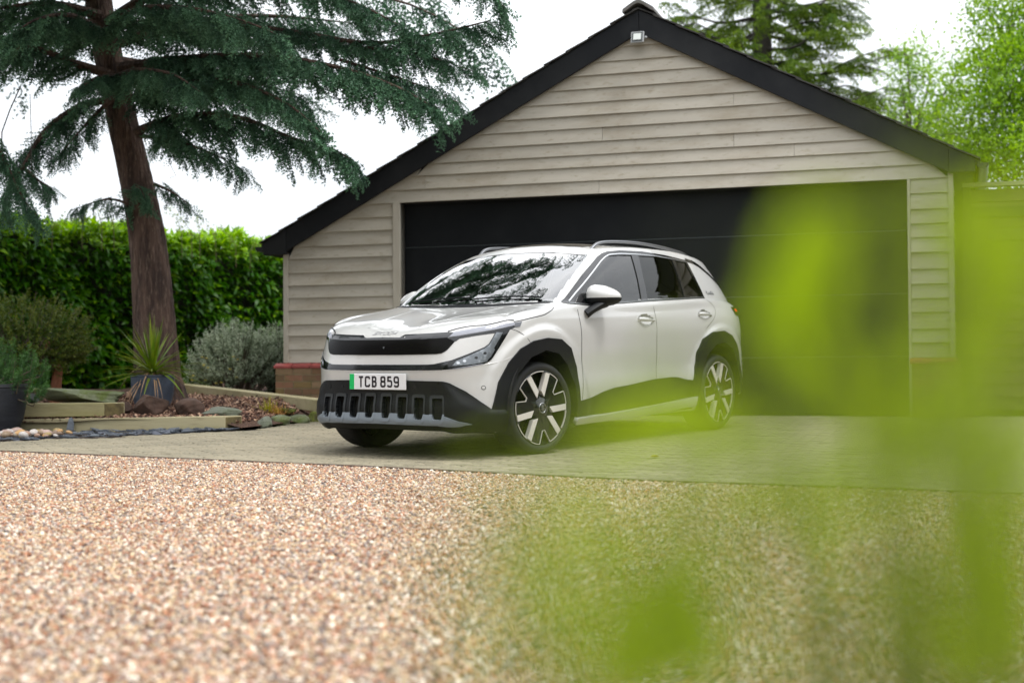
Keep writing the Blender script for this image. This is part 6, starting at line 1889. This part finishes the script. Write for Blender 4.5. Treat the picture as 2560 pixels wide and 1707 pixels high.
for nm, mb_, m_ in (('spoke_panel', panel_me, m_gloss), ('rim_outline', outline, m_alu), ('spoke_rib', ribs, m_gloss), ('hub', hub, m_gloss), ('hub_star', star, m_gloss), ('cap_ring', cap_ring, m_chrome), ('cap_emblem', emb, m_chrome)):
    me = mb_.mesh(nm); bm = bmesh.new(); bm.from_mesh(me); bmesh.ops.recalc_face_normals(bm, faces=bm.faces); bm.to_mesh(me); bm.free(); me.materials.append(m_)
    if nm in ('hub', 'cap_ring'): me.shade_smooth()
    part_me.append((nm, me))
for loc, steer, flip in (((0, .852, .33), -9.5, False), ((0, -.852, .33), -9.5, True), ((-WB, .852, .33), 0, False), ((-WB, -.852, .33), 0, True)):
    w = wheel('wheel', loc, steer, flip)
    for nm, me in [('tyre', tyre_me), ('rim', rim_me)] + [('spoke', b) for b in bar_mes] + part_me:
        o = bpy.data.objects.new(nm, me); COL.objects.link(o); o.parent = w

# wheel wells, underside
ww = MB()
for xc in (0, -WB):
    for sg in (1, -1):
        n_ = 20; k0 = len(ww.v); rr = .455
        for j in range(n_ + 1):
            a_ = math.pi * (-.12 + 1.24 * j / n_)
            for y in (.45, .878): ww.v.append((xc + rr * .93 * math.cos(a_), sg * y, .33 + rr * math.sin(a_) * .97))
        for j in range(n_): ww.f.append((k0 + 2 * j, k0 + 2 * j + 1, k0 + 2 * j + 3, k0 + 2 * j + 2))
        ww.add([(xc + rr * .93 * math.cos(math.pi * (-.12 + 1.24 * j / n_)), sg * .45, .33 + rr * math.sin(math.pi * (-.12 + 1.24 * j / n_)) * .97) for j in range(n_ + 1)], [tuple(range(n_ + 1))])
ww.obj('wheel_well', m_dark, car)
ub = MB().box((-2.28, -.82, .19), (-.48, .82, .33)); ub.box((-3.3, -.43, .24), (.55, .43, .42)); ub.box((-3.35, -.72, .3), (-3.22, .72, .45))
ub.obj('underbody', m_dark, car)
ax = MB().tube([(0, -.70, .33), (0, .70, .33)], .04); ax.tube([(-WB, -.70, .33), (-WB, .70, .33)], .05); ax.obj('axle', m_dark, car)

# cabin
MB().box((-3.2, -.74, .42), (-.42, .74, .62)).obj('cabin_floor', m_int, car)
db = MB().hexa([(-.30, -.74, .62), (-.30, .74, .62), (-.86, .74, .62), (-.86, -.74, .62), (-.34, -.70, 1.02), (-.34, .70, 1.02), (-.80, .72, 1.005), (-.80, -.72, 1.005)]); db.obj('dashboard', m_int, car, bevel=.03)
sw = MB(); ring = [(-.92 + .08 * math.sin(t), -.36 + .18 * math.cos(t), 1.0 + .16 * math.sin(t)) for t in np.linspace(0, 2 * math.pi, 29)]; sw.tube(ring, .016, 8, caps=False); sw.tube([(-.92, -.36, 1.0), (-.80, -.36, .95)], .05, 10)
sw.obj('steering_wheel', m_int, car, smooth=True)


def seat(x, y, w):
    b = MB().hexa([(x + .5, y - w, .60), (x + .5, y + w, .60), (x - .02, y + w, .60), (x - .02, y - w, .60), (x + .48, y - w, .78), (x + .48, y + w, .78), (x, y + w, .74), (x, y - w, .74)])
    b.hexa([(x + .06, y - w, .70), (x + .06, y + w, .70), (x - .10, y + w, .70), (x - .10, y - w, .70), (x - .10, y - w * .85, 1.19), (x - .10, y + w * .85, 1.19), (x - .22, y + w * .85, 1.19), (x - .22, y - w * .85, 1.19)])
    o = b.obj('seat', m_seat, car, bevel=.04)
    for yy in ([y] if w < .4 else [y - .36, y, y + .36]):
        MB().hexa([(x - .12, yy - .12, 1.23), (x - .12, yy + .12, 1.23), (x - .21, yy + .12, 1.23), (x - .21, yy - .12, 1.23), (x - .14, yy - .11, 1.41), (x - .14, yy + .11, 1.41), (x - .22, yy + .11, 1.41), (x - .22, yy - .11, 1.41)]).obj('headrest', m_seat, o, bevel=.03)


seat(-1.28, .36, .26); seat(-1.28, -.36, .26); seat(-2.18, 0, .68)
MB().tube([(-.93, 0, 1.40), (-.90, 0, 1.44)], .012).box((-.95, -.11, 1.36), (-.925, .11, 1.42)).obj('rear_view_mirror', m_int, car)
# ------------------------------------------------------------------ unseen trees around the camera, there to darken light and reflections
m_belt = leafmat('belt_leaf', (.014, .035, .008), (.06, .11, .02), .6, .15, .3)


def belt(name, a, b, h, depth, seed, n):
    r_ = np.random.default_rng(seed); a = np.array(a, float); b = np.array(b, float); d = b - a; L = np.linalg.norm(d); d /= L; nn = np.array([-d[1], d[0]])
    u = r_.uniform(0, L, n); top = h * (.75 + .25 * np.sin(u * .55 + seed) * np.sin(u * 1.7) + .12 * np.sin(u * 3.3)); v = r_.random(n) ** .8
    w = r_.normal(0, depth * .3, n); P = np.stack([a[0] + d[0] * u + nn[0] * w, a[1] + d[1] * u + nn[1] * w, -.4 + v * top], 1)
    D = r_.normal(size=(n, 3)); S = r_.uniform(.25, .5, n); V, Fc = leaf_arrays(P, D, S, S * .6, r_, .1, .1)
    o = fast(name, V, Fc, m_belt, None, np.repeat(r_.random(n), 5)); stuff(o)
    o['label'] = 'dense unseen trees that darken the drive and its reflections'; return o


belt('unseen_tree_belt', (-22, -9), (22, -9), 7.5, 3, 1, 14000)
belt('unseen_tree_belt', (-8.6, -7), (-8.6, 8.5), 8.0, 2.2, 2, 10000)  # unseen row, pulled in close to shade the garage's left side
belt('unseen_tree_belt', (11.5, -8), (11.5, 13), 6.0, 2.0, 3, 10000)  # unseen row, added to darken reflections in the car's side windows

# ------------------------------------------------------------------ leafy shrub right in front of the lens
m_fore = mat('young_leaf', (.31, .45, .003), .45, spec=.3, noise=(30, (.38, .52, .006), .7), var=.22, trans=.6)
shrub = thing('foreground_shrub', 'bright lime-green leafy shrub blurred close to the lens on the right', 'shrub', (.30, .55, gz(.3, .55)))
fr = np.random.default_rng(404)


def fore_leaf(px, py, d, L, Wd, ang, tilt=0.):
    """leaf centred on a sight line, d metres out; ang = lie in the picture, tilt = turn away from the lens"""
    c = at(px, py, d); ca, sa = math.cos(ang), math.sin(ang)
    u = np.array([ca, 0, sa]); v = np.array([-sa, 0, ca]); w = np.array([0, 1., 0]); v = v * math.cos(tilt) + w * math.sin(tilt); n_ = np.cross(u, v)
    pts = []; N = 9
    for k in range(N):
        t = k / (N - 1); s = math.sin(math.pi * t ** .85) ** .8 * Wd / 2; p = c + u * L * (t - .5) - n_ * .12 * L * (t - .5) ** 2
        pts += [p + v * s + n_ * s * .25, p, p - v * s + n_ * s * .25]
    fs = []
    for k in range(N - 1):
        for j in (0, 1): fs.append((3 * k + j, 3 * k + j + 1, 3 * k + j + 4, 3 * k + j + 3))
    o = MB().add(pts, fs).obj('leaf', m_fore, None, smooth='all', fix=False); o.parent = shrub; o.matrix_parent_inverse = Matrix.Translation(-shrub.location)
    return c


PXM = 3500.
placed = []
spec = [  # px, py, distance, length px, width px, lie
    (2010, 610, .47, 270, 150, 1.4), (1985, 740, .46, 300, 170, 1.7), (2050, 690, .50, 240, 130, 1.2), (1930, 800, .48, 220, 110, .5), (2080, 560, .44, 170, 100, 1.0), (2030, 880, .5, 220, 110, 2.2),
    (1690, 1010, .62, 330, 62, .10), (1610, 1085, .58, 300, 60, .12), (1800, 1060, .55, 220, 80, .2),
    (1660, 1440, .36, 330, 240, 1.3), (1730, 1330, .38, 300, 190, 1.0), (1620, 1580, .36, 330, 230, 1.6), (1780, 1530, .35, 300, 200, 1.9), (1560, 1680, .34, 330, 220, .8), (1700, 1690, .36, 300, 200, .3),
    (2470, 1390, .36, 330, 230, 1.5), (2540, 1520, .35, 330, 240, 1.3), (2450, 1250, .38, 270, 160, .9), (2380, 1620, .37, 280, 170, .5), (2550, 1180, .4, 240, 150, 1.7), (2520, 1680, .34, 360, 220, .4),
    (2330, 930, .42, 260, 130, .6), (2400, 830, .45, 220, 120, 1.1), (2510, 560, .43, 240, 150, 1.5), (2500, 800, .46, 200, 110, .8), (2440, 1030, .40, 260, 140, .4), (2260, 1060, .42, 280, 130, .9),
    (2180, 1180, .42, 260, 120, .5), (2050, 1240, .42, 240, 120, 1.9), (1900, 1180, .48, 240, 90, .3), (1960, 1390, .40, 200, 110, 2.3), (2150, 1400, .37, 200, 110, 1.0), (2080, 1620, .35, 200, 110, .6), (2240, 1560, .36, 220, 120, 1.7),
    (1330, 1300, .34, 170, 90, .7), (1420, 1430, .32, 220, 120, 1.9), (1240, 1500, .31, 170, 90, .4), (1480, 1580, .32, 240, 130, 1.1), (1330, 1640, .30, 200, 110, 2.5), (1500, 1260, .36, 200, 90, .2), (1150, 1350, .31, 110, 60, 1.2), (1080, 1560, .29, 110, 60, .9), (1440, 1170, .45, 180, 60, .1), (1240, 1150, .42, 110, 40, .2),
    (1560, 960, .62, 200, 44, .05), (1480, 1040, .6, 170, 44, .15), (1650, 860, .6, 130, 40, .9), (2220, 780, .46, 150, 70, 1.0), (2160, 960, .46, 190, 90, 2.0), (2330, 1160, .40, 220, 110, 2.4),
]
for k in range(22):                       # looser leaves filling the lower right
    px = 2640 - 1400 * fr.random() ** 1.55; py = 1010 + 760 * fr.random()
    if px < 1500 and py < 1150: continue
    if px < 2150 and py < 1200 and fr.random() < .75: continue
    if (abs(px - 2080) < 190 and abs(py - 1330) < 120 or px < 1950 and py < 1090) and fr.random() < .75: continue
    spec.append((px, py, fr.uniform(.27, .42), fr.uniform(120, 250), fr.uniform(70, 130), fr.uniform(0, 3.1)))
for k in range(8):
    spec.append((fr.uniform(2280, 2620), fr.uniform(480, 1020), fr.uniform(.34, .45), fr.uniform(150, 240), fr.uniform(80, 120), fr.uniform(0, 3.1)))
for k in range(64):                       # the nearest ones melt into a wash of green
    px = 2700 - 1500 * fr.random() ** 1.25; py = 1000 + 800 * fr.random()
    if px < 1700 and py < 1240: continue
    spec.append((px, py, fr.uniform(.22, .29), fr.uniform(110, 170), fr.uniform(60, 90), fr.uniform(0, 3.1)))
for k in range(12):
    spec.append((fr.uniform(2220, 2680), fr.uniform(430, 1020), fr.uniform(.22, .30), fr.uniform(100, 170), fr.uniform(60, 90), fr.uniform(0, 3.1)))
for (px, py, d, Lp, Wp, an) in spec:
    d *= .88
    placed.append(fore_leaf(px, py, d, Lp * d / PXM, Wp * d / PXM, an, fr.uniform(.1, .8)))
# stems carrying the leaves
sm = MB(); roots = [np.array([.27, .52, gz(.27, .52)]), np.array([.36, .46, gz(.36, .46)]), np.array([.16, .44, gz(.16, .44)]), np.array([.44, .6, gz(.44, .6)])]
for i, c in enumerate(placed):
    r0_ = min(roots, key=lambda q: np.linalg.norm((q - c)[:2]))
    mid = np.array([r0_[0] * .6 + c[0] * .4, r0_[1] * .5 + c[1] * .5 + .03, (r0_[2] + c[2]) / 2])
    if i % 3 == 0: sm.tube(curve([r0_, mid, c - np.array([0, 0, .01]), c], 9), [.0022, .002, .0018, .0015, .0013, .001, .0009, .0008, .0006], 5, caps=False)
    else:
        q = min(placed[:max(1, i)], key=lambda z: np.linalg.norm(z - c)) if i else c
        if np.linalg.norm(q - c) > 1e-6: sm.tube([q, (q + c) / 2 + np.array([0, .006, -.008]), c], .0007, 5, caps=False)
P_(sm, 'stem', mat('green_twig', (.10, .14, .02), .6), shrub, fix=False)
